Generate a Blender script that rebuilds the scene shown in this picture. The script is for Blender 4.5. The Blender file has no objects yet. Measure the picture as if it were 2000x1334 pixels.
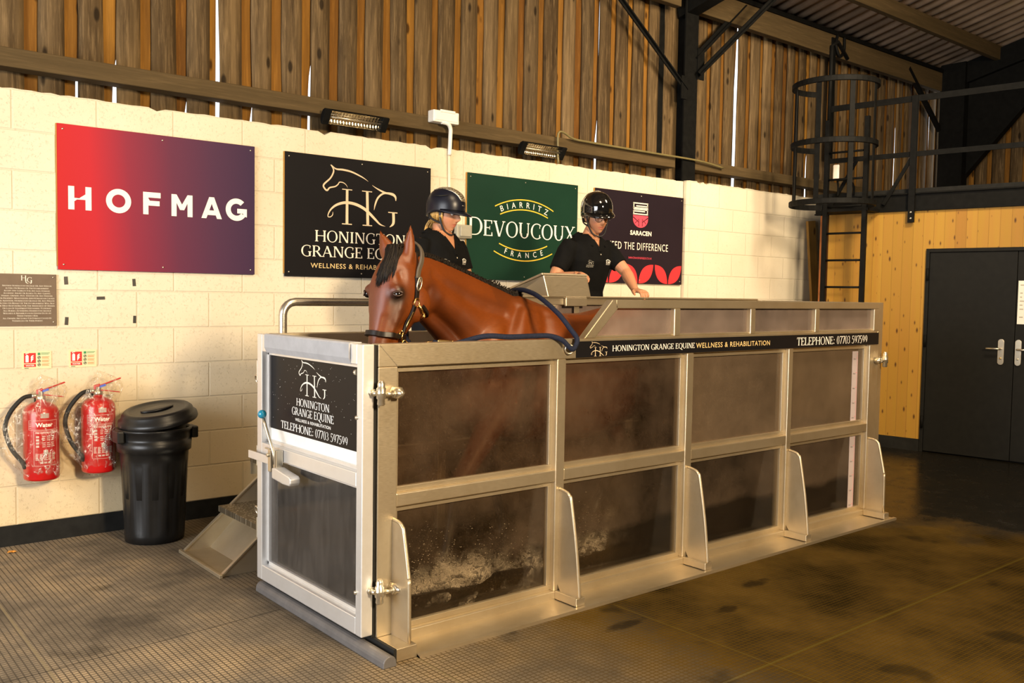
import bpy, bmesh, math, random
from mathutils import Vector, Matrix, noise
import numpy as np
S = bpy.context.scene
COL = S.collection
PI = math.pi

# ------------------------------------------------------------------ camera, world, lights, exposure
cam = bpy.data.objects.new('camera', bpy.data.cameras.new('camera'))
COL.objects.link(cam)
CAMP = (-1.9591, -3.2232, 1.5)
YAW, PITCH, ROLL = 0.6915, -0.0528, 0.0158
_f = Vector((math.sin(YAW) * math.cos(PITCH), math.cos(YAW) * math.cos(PITCH), math.sin(PITCH)))
_r = Vector((math.cos(YAW), -math.sin(YAW), 0)); _u = _r.cross(_f)
_r2 = _r * math.cos(ROLL) + _u * math.sin(ROLL); _u2 = -_r * math.sin(ROLL) + _u * math.cos(ROLL)
cam.matrix_world = Matrix(((_r2.x, _u2.x, -_f.x, CAMP[0]), (_r2.y, _u2.y, -_f.y, CAMP[1]), (_r2.z, _u2.z, -_f.z, CAMP[2]), (0, 0, 0, 1)))
cam.data.sensor_width = 36.0
cam.data.lens = 1779.57 * 36.0 / 2000.0
cam.data.clip_start = 0.05; cam.data.clip_end = 100
S.camera = cam

W = bpy.data.worlds.new('daylight'); S.world = W; W.use_nodes = True
bg = W.node_tree.nodes['Background']
bg.inputs[0].default_value = (0.93, 0.96, 1.0, 1); bg.inputs[1].default_value = 2.2

def area(name, loc, aim, size, energy, color, size_y=None, spread=180):
    l = bpy.data.lights.new(name, 'AREA'); l.energy = energy; l.color = color
    l.shape = 'RECTANGLE'; l.size = size; l.size_y = size_y or size; l.spread = math.radians(spread)
    o = bpy.data.objects.new(name, l); COL.objects.link(o); o.location = loc
    o.rotation_euler = (Vector(aim) - Vector(loc)).to_track_quat('-Z', 'Y').to_euler()
    return o
# photographer's warm lamp to the right of the camera, daylight through the barn opening at the left, a weak roof lamp
area('work_lamp', (0.4, -5.6, 3.3), (1.5, 2.0, 1.3), 0.8, 680, (1.0, 0.77, 0.49))
area('doorway_daylight', (-5.7, -0.6, 1.8), (0.0, 0.4, 0.7), 3.6, 400, (0.97, 0.98, 1.0), 3.0)
area('roof_lamp', (0.3, -1.6, 5.0), (0.2, 1.2, 1.0), 1.0, 110, (1.0, 0.77, 0.48))
area('roof_lamp', (4.3, -1.2, 4.6), (5.6, 2.6, 1.7), 1.0, 135, (1.0, 0.79, 0.54), spread=110)

vs = S.view_settings
S.display_settings.display_device = 'sRGB'
vs.view_transform = 'Standard'; vs.look = 'None'; vs.gamma = 1.0; vs.use_curve_mapping = False
vs.exposure = 0.0

# ------------------------------------------------------------------ helpers
def sub(a, b): return (a[0]-b[0], a[1]-b[1], a[2]-b[2])

class MB:
    """collects geometry in world coordinates, links it as ONE mesh object"""
    def __init__(s): s.v = []; s.f = []; s.sm = []; s.mi = []; s.cur = 0
    def add(s, vs_, fs, smooth=False):
        n = len(s.v); s.v += [tuple(map(float, p)) for p in vs_]
        for f in fs: s.f.append(tuple(i + n for i in f)); s.sm.append(smooth); s.mi.append(s.cur)
        return s
    def box(s, x0, x1, y0, y1, z0, z1):
        return s.add([(x0,y0,z0),(x1,y0,z0),(x1,y1,z0),(x0,y1,z0),(x0,y0,z1),(x1,y0,z1),(x1,y1,z1),(x0,y1,z1)],
              [(0,3,2,1),(4,5,6,7),(0,1,5,4),(1,2,6,5),(2,3,7,6),(3,0,4,7)])
    def obox(s, c, ax, ay, az):
        """box by centre and three half-axis vectors"""
        c = Vector(c); ax, ay, az = Vector(ax), Vector(ay), Vector(az)
        p = [c + ax*i + ay*j + az*k for k in (-1, 1) for i, j in ((-1,-1),(1,-1),(1,1),(-1,1))]
        return s.add(p, [(0,3,2,1),(4,5,6,7),(0,1,5,4),(1,2,6,5),(2,3,7,6),(3,0,4,7)])
    def beam(s, a, b, w, h, up=(0,0,1)):
        a, b = Vector(a), Vector(b); d = (b-a); l = d.length/2; d.normalize()
        sd = d.cross(Vector(up)).normalized(); u = sd.cross(d)
        return s.obox((a+b)/2, d*l, sd*(w/2), u*(h/2))
    def tube(s, pts, r, n=10, caps=True, smooth=True, closed=False, flat=1.0, up=None):
        pts = [Vector(p) for p in pts]; N = len(pts)
        rs = r if isinstance(r, (list, tuple)) else [r]*N
        rings = []; nrm = None
        for i, p in enumerate(pts):
            if closed: t = (pts[(i+1) % N] - pts[i-1]).normalized()
            else: t = (pts[min(i+1, N-1)] - pts[max(i-1, 0)]).normalized()
            if nrm is None:
                a = Vector(up) if up else (Vector((0,0,1)) if abs(t.z) < .9 else Vector((1,0,0)))
                nrm = (a - t*a.dot(t)).normalized()
            else: nrm = (nrm - t*nrm.dot(t)).normalized()
            b = t.cross(nrm)
            rings.append([p + (nrm*math.cos(2*PI*k/n) + b*math.sin(2*PI*k/n)*flat)*rs[i] for k in range(n)])
        return s.loft(rings, caps and not closed, smooth, closed)
    def loft(s, rings, caps=True, smooth=True, closed=False):
        n = len(rings[0]); base = len(s.v)
        vs_ = [p for rg in rings for p in rg]; fs = []
        R = len(rings)
        for i in range(R if closed else R-1):
            j = (i+1) % R
            for k in range(n):
                k2 = (k+1) % n
                fs.append((i*n+k, i*n+k2, j*n+k2, j*n+k))
        s.add(vs_, fs, smooth)
        if caps:
            s.f.append(tuple(base + k for k in range(n))[::-1]); s.sm.append(False); s.mi.append(s.cur)
            s.f.append(tuple(base + (R-1)*n + k for k in range(n))); s.sm.append(False); s.mi.append(s.cur)
        return s
    def lathe(s, prof, c=(0,0,0), n=24, axis=(0,0,1), caps=True, smooth=True):
        ax = Vector(axis).normalized(); a = Vector((1,0,0)) if abs(ax.x) < .9 else Vector((0,1,0))
        u = (a - ax*a.dot(ax)).normalized(); w = ax.cross(u); c = Vector(c)
        return s.loft([[c + ax*z + (u*math.cos(2*PI*k/n) + w*math.sin(2*PI*k/n))*max(r, 1e-4) for k in range(n)] for r, z in prof], caps, smooth)
    def prism(s, poly, o, u, v, w):
        """polygon (a,b) -> o + a*u + b*v, extruded by w"""
        o, u, v, w = Vector(o), Vector(u), Vector(v), Vector(w); n = len(poly)
        p = [o + u*a + v*b for a, b in poly]; q = [x + w for x in p]
        fs = [tuple(range(n))[::-1], tuple(range(n, 2*n))] + [(i, (i+1) % n, n+(i+1) % n, n+i) for i in range(n)]
        return s.add(p + q, fs)
    def sphere(s, c, r, nu=16, nv=10, M=None):
        c = Vector(c); rx = r if isinstance(r, (tuple, list)) else (r, r, r)
        rings = []
        for j in range(nv+1):
            ph = -PI/2 + PI*j/nv; ph = max(-PI/2+.02, min(PI/2-.02, ph))
            rg = []
            for k in range(nu):
                q = Vector((rx[0]*math.cos(ph)*math.cos(2*PI*k/nu), rx[1]*math.cos(ph)*math.sin(2*PI*k/nu), rx[2]*math.sin(ph)))
                rg.append(c + (M @ q if M else q))
            rings.append(rg)
        return s.loft(rings, True, True)
    def torus(s, c, R, r, axis=(0,1,0), n=24, m=8, sx=1.0, sy=1.0, up=None):
        ax = Vector(axis).normalized(); a = Vector(up) if up else (Vector((0,0,1)) if abs(ax.z) < .9 else Vector((1,0,0)))
        u = (a - ax*a.dot(ax)).normalized(); w = ax.cross(u); c = Vector(c)
        return s.tube([c + u*(R*sy*math.cos(2*PI*k/n)) + w*(R*sx*math.sin(2*PI*k/n)) for k in range(n)], r, m, closed=True, up=ax)
    def ribbon(s, pts, nrm, w, t):
        """flat strap along pts; nrm = outward normal per point"""
        pts = [Vector(p) for p in pts]; N = len(pts); rings = []
        for i, p in enumerate(pts):
            tg = (pts[min(i+1, N-1)] - pts[max(i-1, 0)]).normalized()
            n_ = Vector(nrm[i] if isinstance(nrm, list) else nrm); n_ = (n_ - tg*n_.dot(tg)).normalized(); b = tg.cross(n_)
            rings.append([p + b*(w/2) + n_*t*.2, p + b*(w/2*.8) + n_*t, p - b*(w/2*.8) + n_*t, p - b*(w/2) + n_*t*.2, p - b*(w/2) - n_*t*.5, p + b*(w/2) - n_*t*.5])
        return s.loft(rings, True, False)
    def xf(s, M):
        s.v = [tuple(M @ Vector(p)) for p in s.v]; return s
    def mesh(s, name, off=(0,0,0)):
        me = bpy.data.meshes.new(name)
        me.from_pydata([sub(p, off) for p in s.v], [], s.f)
        me.polygons.foreach_set('use_smooth', s.sm); me.polygons.foreach_set('material_index', s.mi)
        me.validate(); me.update()
        return me
    def build(s, name, mat, parent=None, bevel=0.0, seg=2, label=None, origin=None, fix=True):
        off = world_off(parent) if parent else (origin or (0,0,0))
        me = s.mesh(name, off)
        if fix:
            bm = bmesh.new(); bm.from_mesh(me); bmesh.ops.recalc_face_normals(bm, faces=bm.faces[:]); bm.to_mesh(me); bm.free()
        return link(name, me, mat, parent, bevel, seg, label, origin)

def link(name, me, mat, parent=None, bevel=0.0, seg=2, label=None, origin=None):
    o = bpy.data.objects.new(name, me); COL.objects.link(o)
    for m in (mat if isinstance(mat, (list, tuple)) else [mat]): me.materials.append(m)
    if parent: o.parent = parent
    elif origin: o.location = origin
    if bevel > 0:
        b = o.modifiers.new('bevel', 'BEVEL'); b.width = bevel; b.segments = seg; b.limit_method = 'ANGLE'; b.angle_limit = math.radians(40)
    if label: o['label'] = label
    return o
def world_off(o):
    x = Vector((0,0,0))
    while o: x += o.location; o = o.parent
    return tuple(x)
def tag(o, label, cat, group=None, kind=None):
    o['label'] = label; o['category'] = cat
    if group: o['group'] = group
    if kind: o['kind'] = kind
    return o
def thing(name, label, cat, loc, group=None):
    o = bpy.data.objects.new(name, None); COL.objects.link(o); o.location = loc; o.empty_display_size = .05
    return tag(o, label, cat, group)
def struct(o): o['kind'] = 'structure'; return o
def dup_tree(o, delta, label=None):
    c = o.copy(); COL.objects.link(c); c.location = Vector(o.location) + Vector(delta)
    if label: c['label'] = label
    for ch in list(o.children):
        d = ch.copy(); COL.objects.link(d); d.parent = c
        for g in list(ch.children):
            e = g.copy(); COL.objects.link(e); e.parent = d
    return c
def remesh(mb, voxel, smooth=4, name='body'):
    """fuses the overlapping closed shells of mb into one continuous surface"""
    me = mb.mesh(name); o = bpy.data.objects.new('tmp', me); COL.objects.link(o)
    bm = bmesh.new(); bm.from_mesh(me); bmesh.ops.recalc_face_normals(bm, faces=bm.faces[:]); bm.to_mesh(me); bm.free()
    r = o.modifiers.new('r', 'REMESH'); r.mode = 'VOXEL'; r.voxel_size = voxel
    if smooth:
        s_ = o.modifiers.new('s', 'SMOOTH'); s_.factor = .5; s_.iterations = smooth
    dg = bpy.context.evaluated_depsgraph_get(); dg.update()
    out = bpy.data.meshes.new_from_object(o.evaluated_get(dg)); out.name = name
    bpy.data.objects.remove(o)
    out.polygons.foreach_set('use_smooth', [True]*len(out.polygons))
    out.materials.clear()
    return out
def coords(me):
    a = np.empty(len(me.vertices)*3); me.vertices.foreach_get('co', a); return a.reshape(-1, 3)
def setco(me, a): me.vertices.foreach_set('co', a.ravel()); me.update()
def paint(me, rgb):
    at = me.color_attributes.new('Col', 'FLOAT_COLOR', 'POINT')
    at.data.foreach_set('color', np.concatenate([rgb, np.ones((len(rgb), 1))], 1).astype(np.float32).ravel())
def catmull(P, n=8):
    P = [Vector(p) for p in P]; out = []
    for i in range(len(P)-1):
        a, b, c, d = P[max(i-1, 0)], P[i], P[i+1], P[min(i+2, len(P)-1)]
        for k in range(n):
            t = k/n
            out.append(.5*((2*b) + (c-a)*t + (2*a-5*b+4*c-d)*t*t + (3*b-a-3*c+d)*t**3))
    out.append(P[-1]); return out

# ------------------------------------------------------------------ materials
class NT:
    def __init__(s, name):
        s.m = bpy.data.materials.new(name); s.m.use_nodes = True; s.t = s.m.node_tree
        s.b = s.t.nodes['Principled BSDF']; s.out = s.t.nodes['Material Output']
    def n(s, typ, **kw):
        x = s.t.nodes.new(typ)
        for k, v in kw.items(): setattr(x, k, v)
        return x
    def l(s, a, b): s.t.links.new(a, b)
    def val(s, sock, v):
        if isinstance(v, bpy.types.NodeSocket): s.l(v, sock)
        else:
            if isinstance(v, tuple) and len(v) == 3 and sock.type == 'RGBA': v = v + (1,)
            sock.default_value = v
    def pos(s, scale=(1,1,1), loc=(0,0,0), obj=False):
        tc = s.n('ShaderNodeTexCoord'); mp = s.n('ShaderNodeMapping')
        mp.inputs['Scale'].default_value = scale; mp.inputs['Location'].default_value = loc
        if obj: s.l(tc.outputs['Object'], mp.inputs[0])
        else:
            g = s.n('ShaderNodeNewGeometry'); s.l(g.outputs['Position'], mp.inputs[0])
        return mp.outputs[0]
    def noise(s, scale, detail=3, rough=.55, vec=None, out='Fac'):
        x = s.n('ShaderNodeTexNoise'); x.inputs['Scale'].default_value = scale; x.inputs['Detail'].default_value = detail; x.inputs['Roughness'].default_value = rough
        s.l(vec if vec else s.pos(), x.inputs['Vector']); return x.outputs[out]
    def math(s, op, a, b=0.0, c=None, clamp=False):
        x = s.n('ShaderNodeMath', operation=op); x.use_clamp = clamp
        s.val(x.inputs[0], a); s.val(x.inputs[1], b)
        if c is not None: s.val(x.inputs[2], c)
        return x.outputs[0]
    def ramp(s, fac, stops):
        x = s.n('ShaderNodeValToRGB'); e = x.color_ramp.elements
        while len(e) < len(stops): e.new(.5)
        for q, (p, c) in zip(e, stops): q.position = p; q.color = c + (1,) if len(c) == 3 else c
        s.l(fac, x.inputs[0]); return x.outputs[0]
    def mix(s, fac, a, b, typ='MIX'):
        x = s.n('ShaderNodeMix', data_type='RGBA', blend_type=typ)
        s.val(x.inputs[0], fac); s.val(x.inputs[6], a); s.val(x.inputs[7], b); return x.outputs[2]
    def mapr(s, v, a, b, c=0.0, d=1.0):
        x = s.n('ShaderNodeMapRange'); s.val(x.inputs[0], v)
        for i, q in enumerate((a, b, c, d)): x.inputs[i+1].default_value = q
        return x.outputs[0]
    def sep(s, vec):
        x = s.n('ShaderNodeSeparateXYZ'); s.l(vec, x.inputs[0]); return x.outputs
    def comb(s, x_, y_, z_):
        x = s.n('ShaderNodeCombineXYZ'); s.val(x.inputs[0], x_); s.val(x.inputs[1], y_); s.val(x.inputs[2], z_); return x.outputs[0]
    def bump(s, h, strength=.4, dist=.01, normal=None):
        x = s.n('ShaderNodeBump'); x.inputs['Strength'].default_value = strength; x.inputs['Distance'].default_value = dist
        s.l(h, x.inputs['Height'])
        if normal: s.l(normal, x.inputs['Normal'])
        return x.outputs[0]
    def set(s, **kw):
        mp = dict(color='Base Color', rough='Roughness', metal='Metallic', normal='Normal', spec='Specular IOR Level', alpha='Alpha', coat='Coat Weight', trans='Transmission Weight', sheen='Sheen Weight', emit='Emission Color', estr='Emission Strength')
        for k, v in kw.items(): s.val(s.b.inputs[mp[k]], v)
        return s.m

def simple(name, col, rough=.5, metal=0.0, spec=.5, coat=0.0, var=.12, vscale=18, bump=0.0, bscale=120):
    """plain procedural material: a faint mottling of colour and roughness"""
    k = NT(name); c = k.noise(vscale, 4)
    lo = tuple(max(0, x*(1-var)) for x in col); hi = tuple(min(1, x*(1+var)) for x in col)
    k.set(color=k.ramp(c, [(.3, lo), (.7, hi)]), rough=rough, metal=metal, spec=spec, coat=coat)
    if bump: k.set(normal=k.bump(k.noise(bscale, 2), bump, .004))
    return k.m
# ---- surfaces of the setting
def m_blocks():
    k = NT('painted_blocks'); x, y, z = k.sep(k.pos())
    zz = k.math('SUBTRACT', z, .115)
    v = k.comb(k.math('ADD', x, .15), zz, 0.0)
    b = k.n('ShaderNodeTexBrick', offset=.5)
    for i, q in (('Scale', 1.0), ('Mortar Size', .007), ('Mortar Smooth', .6), ('Brick Width', .454), ('Row Height', .2268)): b.inputs[i].default_value = q
    k.l(v, b.inputs['Vector'])
    pits = k.noise(70, 5, .7); big = k.noise(1.3, 3); fine = k.noise(260, 2)
    pit = k.mapr(pits, .30, .42, 0, 1)
    col = k.ramp(big, [(.3, (.66, .585, .44)), (.65, (.73, .66, .52))])
    low = k.mapr(k.math('ADD', z, k.math('MULTIPLY', k.noise(2.2, 3), .7)), .45, 1.9, .75, 0)
    col = k.mix(low, col, (.62, .47, .25))  # lower wall yellowed: warm bounced light painted into the colour
    col = k.mix(k.math('MULTIPLY', b.outputs['Fac'], .22), col, (.45, .38, .26))
    pc = k.mapr(k.noise(38, 6, .8), .22, .30, .55, 0)
    col = k.mix(pc, col, (.42, .34, .22))
    h = k.math('ADD', k.math('MULTIPLY', b.outputs['Fac'], -1.0), k.math('MULTIPLY', pit, .55))
    h = k.math('ADD', h, k.math('MULTIPLY', fine, .25))
    return k.set(color=col, rough=.75, spec=.25, normal=k.bump(h, .55, .006))
def m_floor():
    k = NT('rubber_mats'); P = k.pos(); x, y, z = k.sep(P)
    b = k.n('ShaderNodeTexBrick', offset=0.0)
    for i, q in (('Scale', 1.0), ('Mortar Size', .0028), ('Mortar Smooth', .25), ('Brick Width', .025), ('Row Height', .022)): b.inputs[i].default_value = q
    k.l(P, b.inputs['Vector'])
    g = b.outputs['Fac']
    n1 = k.noise(1.5, 5, .62); n2 = k.noise(7, 4, .6); n3 = k.noise(60, 3)
    col = k.ramp(n1, [(.36, (.075, .064, .050)), (.50, (.21, .172, .125)), (.64, (.40, .305, .19))])
    col = k.mix(k.mapr(n2, .35, .7, 0, .45), col, (.12, .10, .075))
    warm = k.mapr(k.math('ADD', x, k.math('MULTIPLY', k.math('SUBTRACT', n1, .5), 1.5)), -.5, 1.2)  # daylit grey at left, dim warm at right: lighting put into the mat colour
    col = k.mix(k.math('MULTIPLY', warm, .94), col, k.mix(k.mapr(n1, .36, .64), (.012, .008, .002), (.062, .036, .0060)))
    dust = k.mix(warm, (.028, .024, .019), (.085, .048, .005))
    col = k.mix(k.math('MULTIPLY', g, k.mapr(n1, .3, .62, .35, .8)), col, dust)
    # mat joints
    def joint(c, p, w): return k.math('LESS_THAN', k.math('ABSOLUTE', k.math('SUBTRACT', c, p)), w)
    j = k.math('MAXIMUM', joint(x, -1.115, .006), joint(y, -1.09, .006))
    j2 = k.math('MULTIPLY', joint(x, .094, .004), k.math('LESS_THAN', y, -.14))
    j = k.math('MAXIMUM', j, j2)
    col = k.mix(k.math('MULTIPLY', j, .75), col, k.mix(warm, (.22, .18, .11), (.085, .062, .012)))
    js = k.math('MULTIPLY', joint(x, 1.21, .003), k.math('LESS_THAN', y, -.2)); col = k.mix(k.math('MULTIPLY', js, .7), col, (.10, .07, .014))
    # soaked hoof-sized blots
    for bx, by, ba, bb in ((1.60, -.58, .10, .045), (2.05, -.42, .13, .05), (1.05, -.42, .16, .04)):
        q = k.math('ADD', k.math('POWER', k.math('DIVIDE', k.math('SUBTRACT', x, bx), ba), 2.0), k.math('POWER', k.math('DIVIDE', k.math('SUBTRACT', y, by), bb), 2.0)); q = k.math('ADD', q, k.math('MULTIPLY', k.math('SUBTRACT', k.noise(14, 3), .5), 2.2))
        col = k.mix(k.mapr(q, 0.9, .2, 0, .6), col, (.006, .005, .004))
    jd = k.math('MULTIPLY', joint(k.math('ADD', y, k.math('MULTIPLY', x, -.1)), .71, .003), k.math('LESS_THAN', x, -.1))
    col = k.mix(k.math('MULTIPLY', jd, .8), col, (.012, .011, .010))
    # the wet patch behind the treadmill, by the doors
    dx = k.math('SUBTRACT', x, 5.75); dy = k.math('SUBTRACT', y, .55)
    d = k.math('SQRT', k.math('ADD', k.math('MULTIPLY', dx, dx), k.math('MULTIPLY', k.math('MULTIPLY', dy, dy), .9)))
    d = k.math('ADD', d, k.math('MULTIPLY', k.math('SUBTRACT', k.noise(1.6, 5, .6), .5), 2.2))
    wet = k.mapr(d, 2.25, 1.75)
    spots = k.mapr(k.noise(2.4, 3, .5), .64, .70, 0, .8)
    dark = k.math('MAXIMUM', k.math('MULTIPLY', wet, .94), k.math('MULTIPLY', spots, .6))
    col = k.mix(dark, col, (.006, .006, .005))
    rough = k.math('SUBTRACT', k.mapr(n2, .3, .7, .62, .85), k.math('MULTIPLY', wet, .52))
    spec = k.math('ADD', k.math('MULTIPLY', k.math('SUBTRACT', 1.0, warm), .07), k.math('MULTIPLY', wet, .30))
    h = k.math('ADD', k.math('MULTIPLY', g, -1.0), k.math('MULTIPLY', n3, .15))
    return k.set(color=col, rough=rough, spec=spec, normal=k.bump(h, .9, .005))
def m_timber(name, cols, grain=1.0, knots=True, dark=(.05, .03, .012), axis='z'):
    """sawn boards: every board (mesh island) its own tone, long grain, knots"""
    k = NT(name); g = k.n('ShaderNodeNewGeometry'); rnd = g.outputs['Random Per Island']
    x, y, z = k.sep(k.pos())
    off = k.math('MULTIPLY', rnd, 37.0)
    if axis == 'z': v = k.comb(k.math('ADD', k.math('MULTIPLY', x, 16), off), k.math('MULTIPLY', y, 16), k.math('ADD', k.math('MULTIPLY', z, .9), off))
    else: v = k.comb(k.math('ADD', k.math('MULTIPLY', x, .9), off), k.math('MULTIPLY', y, 16), k.math('MULTIPLY', z, 16))
    n = k.noise(1.0, 6, .68, v); st = k.noise(3.4, 5, .7, v)
    col = k.ramp(rnd, [(i/(len(cols)-1), c) for i, c in enumerate(cols)])
    col = k.mix(k.mapr(n, .30, .66, .85*grain, 0), col, dark)
    col = k.mix(k.mapr(st, .5, .75, 0, .35*grain), col, tuple(min(1, c*1.9) for c in cols[-1]))
    if knots:
        vk = k.n('ShaderNodeTexVoronoi'); vk.inputs['Scale'].default_value = 1.0
        kv = k.comb(k.math('ADD', k.math('MULTIPLY', x, 8), off), k.math('MULTIPLY', y, 8), k.math('MULTIPLY', z, 3.2)) if axis == 'z' else k.comb(k.math('MULTIPLY', x, 3), k.math('MULTIPLY', y, 8), k.math('MULTIPLY', z, 8))
        k.l(kv, vk.inputs['Vector'])
        col = k.mix(k.mapr(vk.outputs['Distance'], .10, .17, .85, 0), col, tuple(c*.35 for c in dark))
    return k.set(color=col, rough=.82, spec=.15, normal=k.bump(n, .5, .006))
def m_pine():
    k = NT('pine_cladding'); tc = k.n('ShaderNodeTexCoord'); x, y, z = k.sep(tc.outputs['Object'])
    u = k.math('DIVIDE', x, .098); bi = k.math('FLOOR', u); fr = k.math('FRACT', u)
    wn = k.n('ShaderNodeTexWhiteNoise', noise_dimensions='1D'); k.l(bi, wn.inputs['W'])
    off = k.math('MULTIPLY', wn.outputs['Value'], 23.0)
    v = k.comb(k.math('ADD', k.math('MULTIPLY', x, 14), off), 0.0, k.math('ADD', k.math('MULTIPLY', z, .8), off))
    n = k.noise(1.0, 6, .6, v)
    col = k.ramp(wn.outputs['Value'], [(0, (.31, .17, .021)), (.5, (.37, .21, .028)), (.85, (.33, .18, .024)), (1, (.21, .09, .014))])
    col = k.mix(k.mapr(n, .35, .62, .5, 0), col, (.34, .16, .03))
    vk = k.n('ShaderNodeTexVoronoi', voronoi_dimensions='2D'); vk.inputs['Scale'].default_value = 1.0
    k.l(k.comb(k.math('ADD', k.math('MULTIPLY', x, 10.2), off), k.math('ADD', k.math('MULTIPLY', z, 4.2), off), 0.0), vk.inputs['Vector'])
    col = k.mix(k.mapr(k.math('ADD', vk.outputs['Distance'], k.math('MULTIPLY', k.sep(vk.outputs['Color'])[0], .10)), .05, .14, .9, 0), col, (.05, .016, .004))
    gap = k.math('LESS_THAN', fr, .05)
    col = k.mix(k.math('MULTIPLY', gap, .35), col, (.13, .06, .012))
    h = k.math('SUBTRACT', k.math('MULTIPLY', n, .3), gap)
    return k.set(color=col, rough=.55, spec=.3, normal=k.bump(h, .5, .004))
def m_steel(name='brushed_steel', col=(.60, .51, .36), rough=.36, metal=.85, stain=(.38, .28, .14)):
    k = NT(name); P = k.pos((1.5, 1.5, 1.5)); n = k.noise(2.2, 5, .65); br = k.noise(9, 4, .7, k.pos((4, 4, 40)))
    c = k.mix(k.mapr(n, .45, .75, 0, .5), col, stain)
    c = k.mix(k.mapr(br, .3, .7, 0, .08), c, tuple(min(1, q*1.3) for q in col))
    return k.set(color=c, rough=k.mapr(br, .3, .7, rough-.03, rough+.07), metal=metal, normal=k.bump(br, .018, .002))
def m_pane(name, fog=.34, fogcol=(.17, .118, .078), tint=(.80, .72, .62), drops=True, seed=0.0, blur=.35, wet=False, streak=.012):
    """wet acrylic: clear where the film of water runs off, misted elsewhere"""
    k = NT(name); t = k.t
    tr = k.n('ShaderNodeBsdfTransparent'); tr.inputs[0].default_value = tint + (1,)
    rf = k.n('ShaderNodeBsdfRefraction'); rf.inputs['IOR'].default_value = 1.02; rf.inputs['Roughness'].default_value = .22; rf.inputs[0].default_value = tint + (1,)
    P = k.pos((1, 1, 1), (seed, seed*.7, seed*1.3))
    n1 = k.noise(2.6, 5, .62, P); n2 = k.noise(1, 4, .7, k.pos((26, 26, 5), (seed, 0, 0))); n3 = k.noise(150, 2, .5, P)
    di = k.n('ShaderNodeBsdfDiffuse'); di.inputs[0].default_value = fogcol + (1,)
    gl = k.n('ShaderNodeBsdfGlossy'); gl.inputs['Roughness'].default_value = .07
    f = k.math('ADD', k.mapr(n1, .25, .75, fog-.17, fog+.17), k.mapr(n2, .35, .75, -streak, streak))
    zz = k.sep(k.pos())[2]
    if wet: f = k.math('MULTIPLY', f, k.mapr(k.math('ADD', zz, k.math('MULTIPLY', k.math('SUBTRACT', k.noise(3.0, 3), .5), .16)), .27, .31, .22, 1.0))
    if drops: f = k.math('ADD', f, k.mapr(n3, .62, .72, 0, .20))
    if drops: f = k.math('SUBTRACT', f, k.mapr(k.noise(95, 3, .6, k.pos((1, 1, .55), (seed, 2, 1))), .66, .74, 0, .16), clamp=True)
    f = k.math('MULTIPLY', f, 1.0, clamp=True)
    m0 = k.n('ShaderNodeMixShader'); m0.inputs[0].default_value = blur; k.l(tr.outputs[0], m0.inputs[1]); k.l(rf.outputs[0], m0.inputs[2])
    m1 = k.n('ShaderNodeMixShader'); k.l(f, m1.inputs[0]); k.l(m0.outputs[0], m1.inputs[1]); k.l(di.outputs[0], m1.inputs[2])
    fr = k.n('ShaderNodeFresnel'); fr.inputs[0].default_value = 1.35
    m2 = k.n('ShaderNodeMixShader'); k.l(fr.outputs[0], m2.inputs[0]); k.l(m1.outputs[0], m2.inputs[1]); k.l(gl.outputs[0], m2.inputs[2])
    nb = k.bump(k.math('ADD', n3, n1), .035, .002)
    k.l(nb, gl.inputs['Normal'])
    k.l(m2.outputs[0], k.out.inputs[0]); return k.m
def m_attr(name, rough=.5, spec=.4, sheen=0.0, bump=0.0, bscale=200, stretch=(1,1,1), var=.18, vscale=30, sss=0.0):
    k = NT(name); a = k.n('ShaderNodeAttribute', attribute_name='Col')
    v = k.noise(vscale, 5, .65, k.pos(stretch))
    c = k.mix(1.0, a.outputs['Color'], k.ramp(v, [(.25, (1-var,)*3), (.75, (1,)*3)]), 'MULTIPLY')
    k.set(color=c, rough=rough, spec=spec, sheen=sheen)
    if sss:
        k.b.inputs['Subsurface Weight'].default_value = sss; k.b.inputs['Subsurface Radius'].default_value = (.012, .005, .003)
    if bump: k.set(normal=k.bump(k.noise(bscale, 3, .6, k.pos(stretch)), bump, .004))
    return k.m

M = {}
M['blocks'] = m_blocks(); M['floor'] = m_floor()
M['weathered'] = m_timber('weathered_boards', [(.085, .055, .025), (.165, .108, .048), (.10, .068, .034), (.21, .142, .070)], 1.15, True, (.030, .018, .008))
M['newboard'] = m_timber('orange_boards', [(.20, .092, .016), (.33, .165, .028), (.14, .06, .012), (.28, .135, .024)], .8, True, (.07, .028, .006))
M['girt'] = m_timber('girt_timber', [(.085, .058, .026), (.11, .074, .034)], .8, False, (.05, .035, .015), 'x')
M['pine'] = m_pine()
M['raw_pine'] = m_timber('raw_pine', [(.42, .22, .05), (.46, .25, .06)], .6, True, (.14, .06, .012))
M['red_pine'] = m_timber('red_pine', [(.26, .09, .03), (.29, .11, .035)], .6, False, (.10, .03, .01))
M['steel'] = m_steel()  # warm lamplight tint put into the steel's base colour
M['door_steel'] = m_steel('door_steel', (.80, .79, .77), .38, .7, (.60, .56, .50))  # same steel in a neutral, daylit copy for the end door
M['chrome'] = m_steel('chrome', (.62, .56, .44), .30, .9, (.5, .45, .35))
M['brass'] = m_steel('brass', (.85, .58, .20), .22, 1.0, (.60, .38, .10))
M['galv'] = m_steel('handrail_steel', (.55, .52, .44), .28, .9, (.40, .34, .22))
for i_, f_ in enumerate((.14, .19, .42, .44)): M['pane%d' % i_] = m_pane('misted_acrylic', f_, (.19, .135, .088) if i_ > 1 else (.17, .115, .075), seed=i_*2.3, blur=.22 if i_ < 2 else .35)
for i_, f_ in enumerate((.13, .15, .22, .36)): M['low%d' % i_] = m_pane('wet_acrylic', f_, (.15, .105, .07), (.90, .86, .79), True, 3.0+i_, .08, True)
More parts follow.
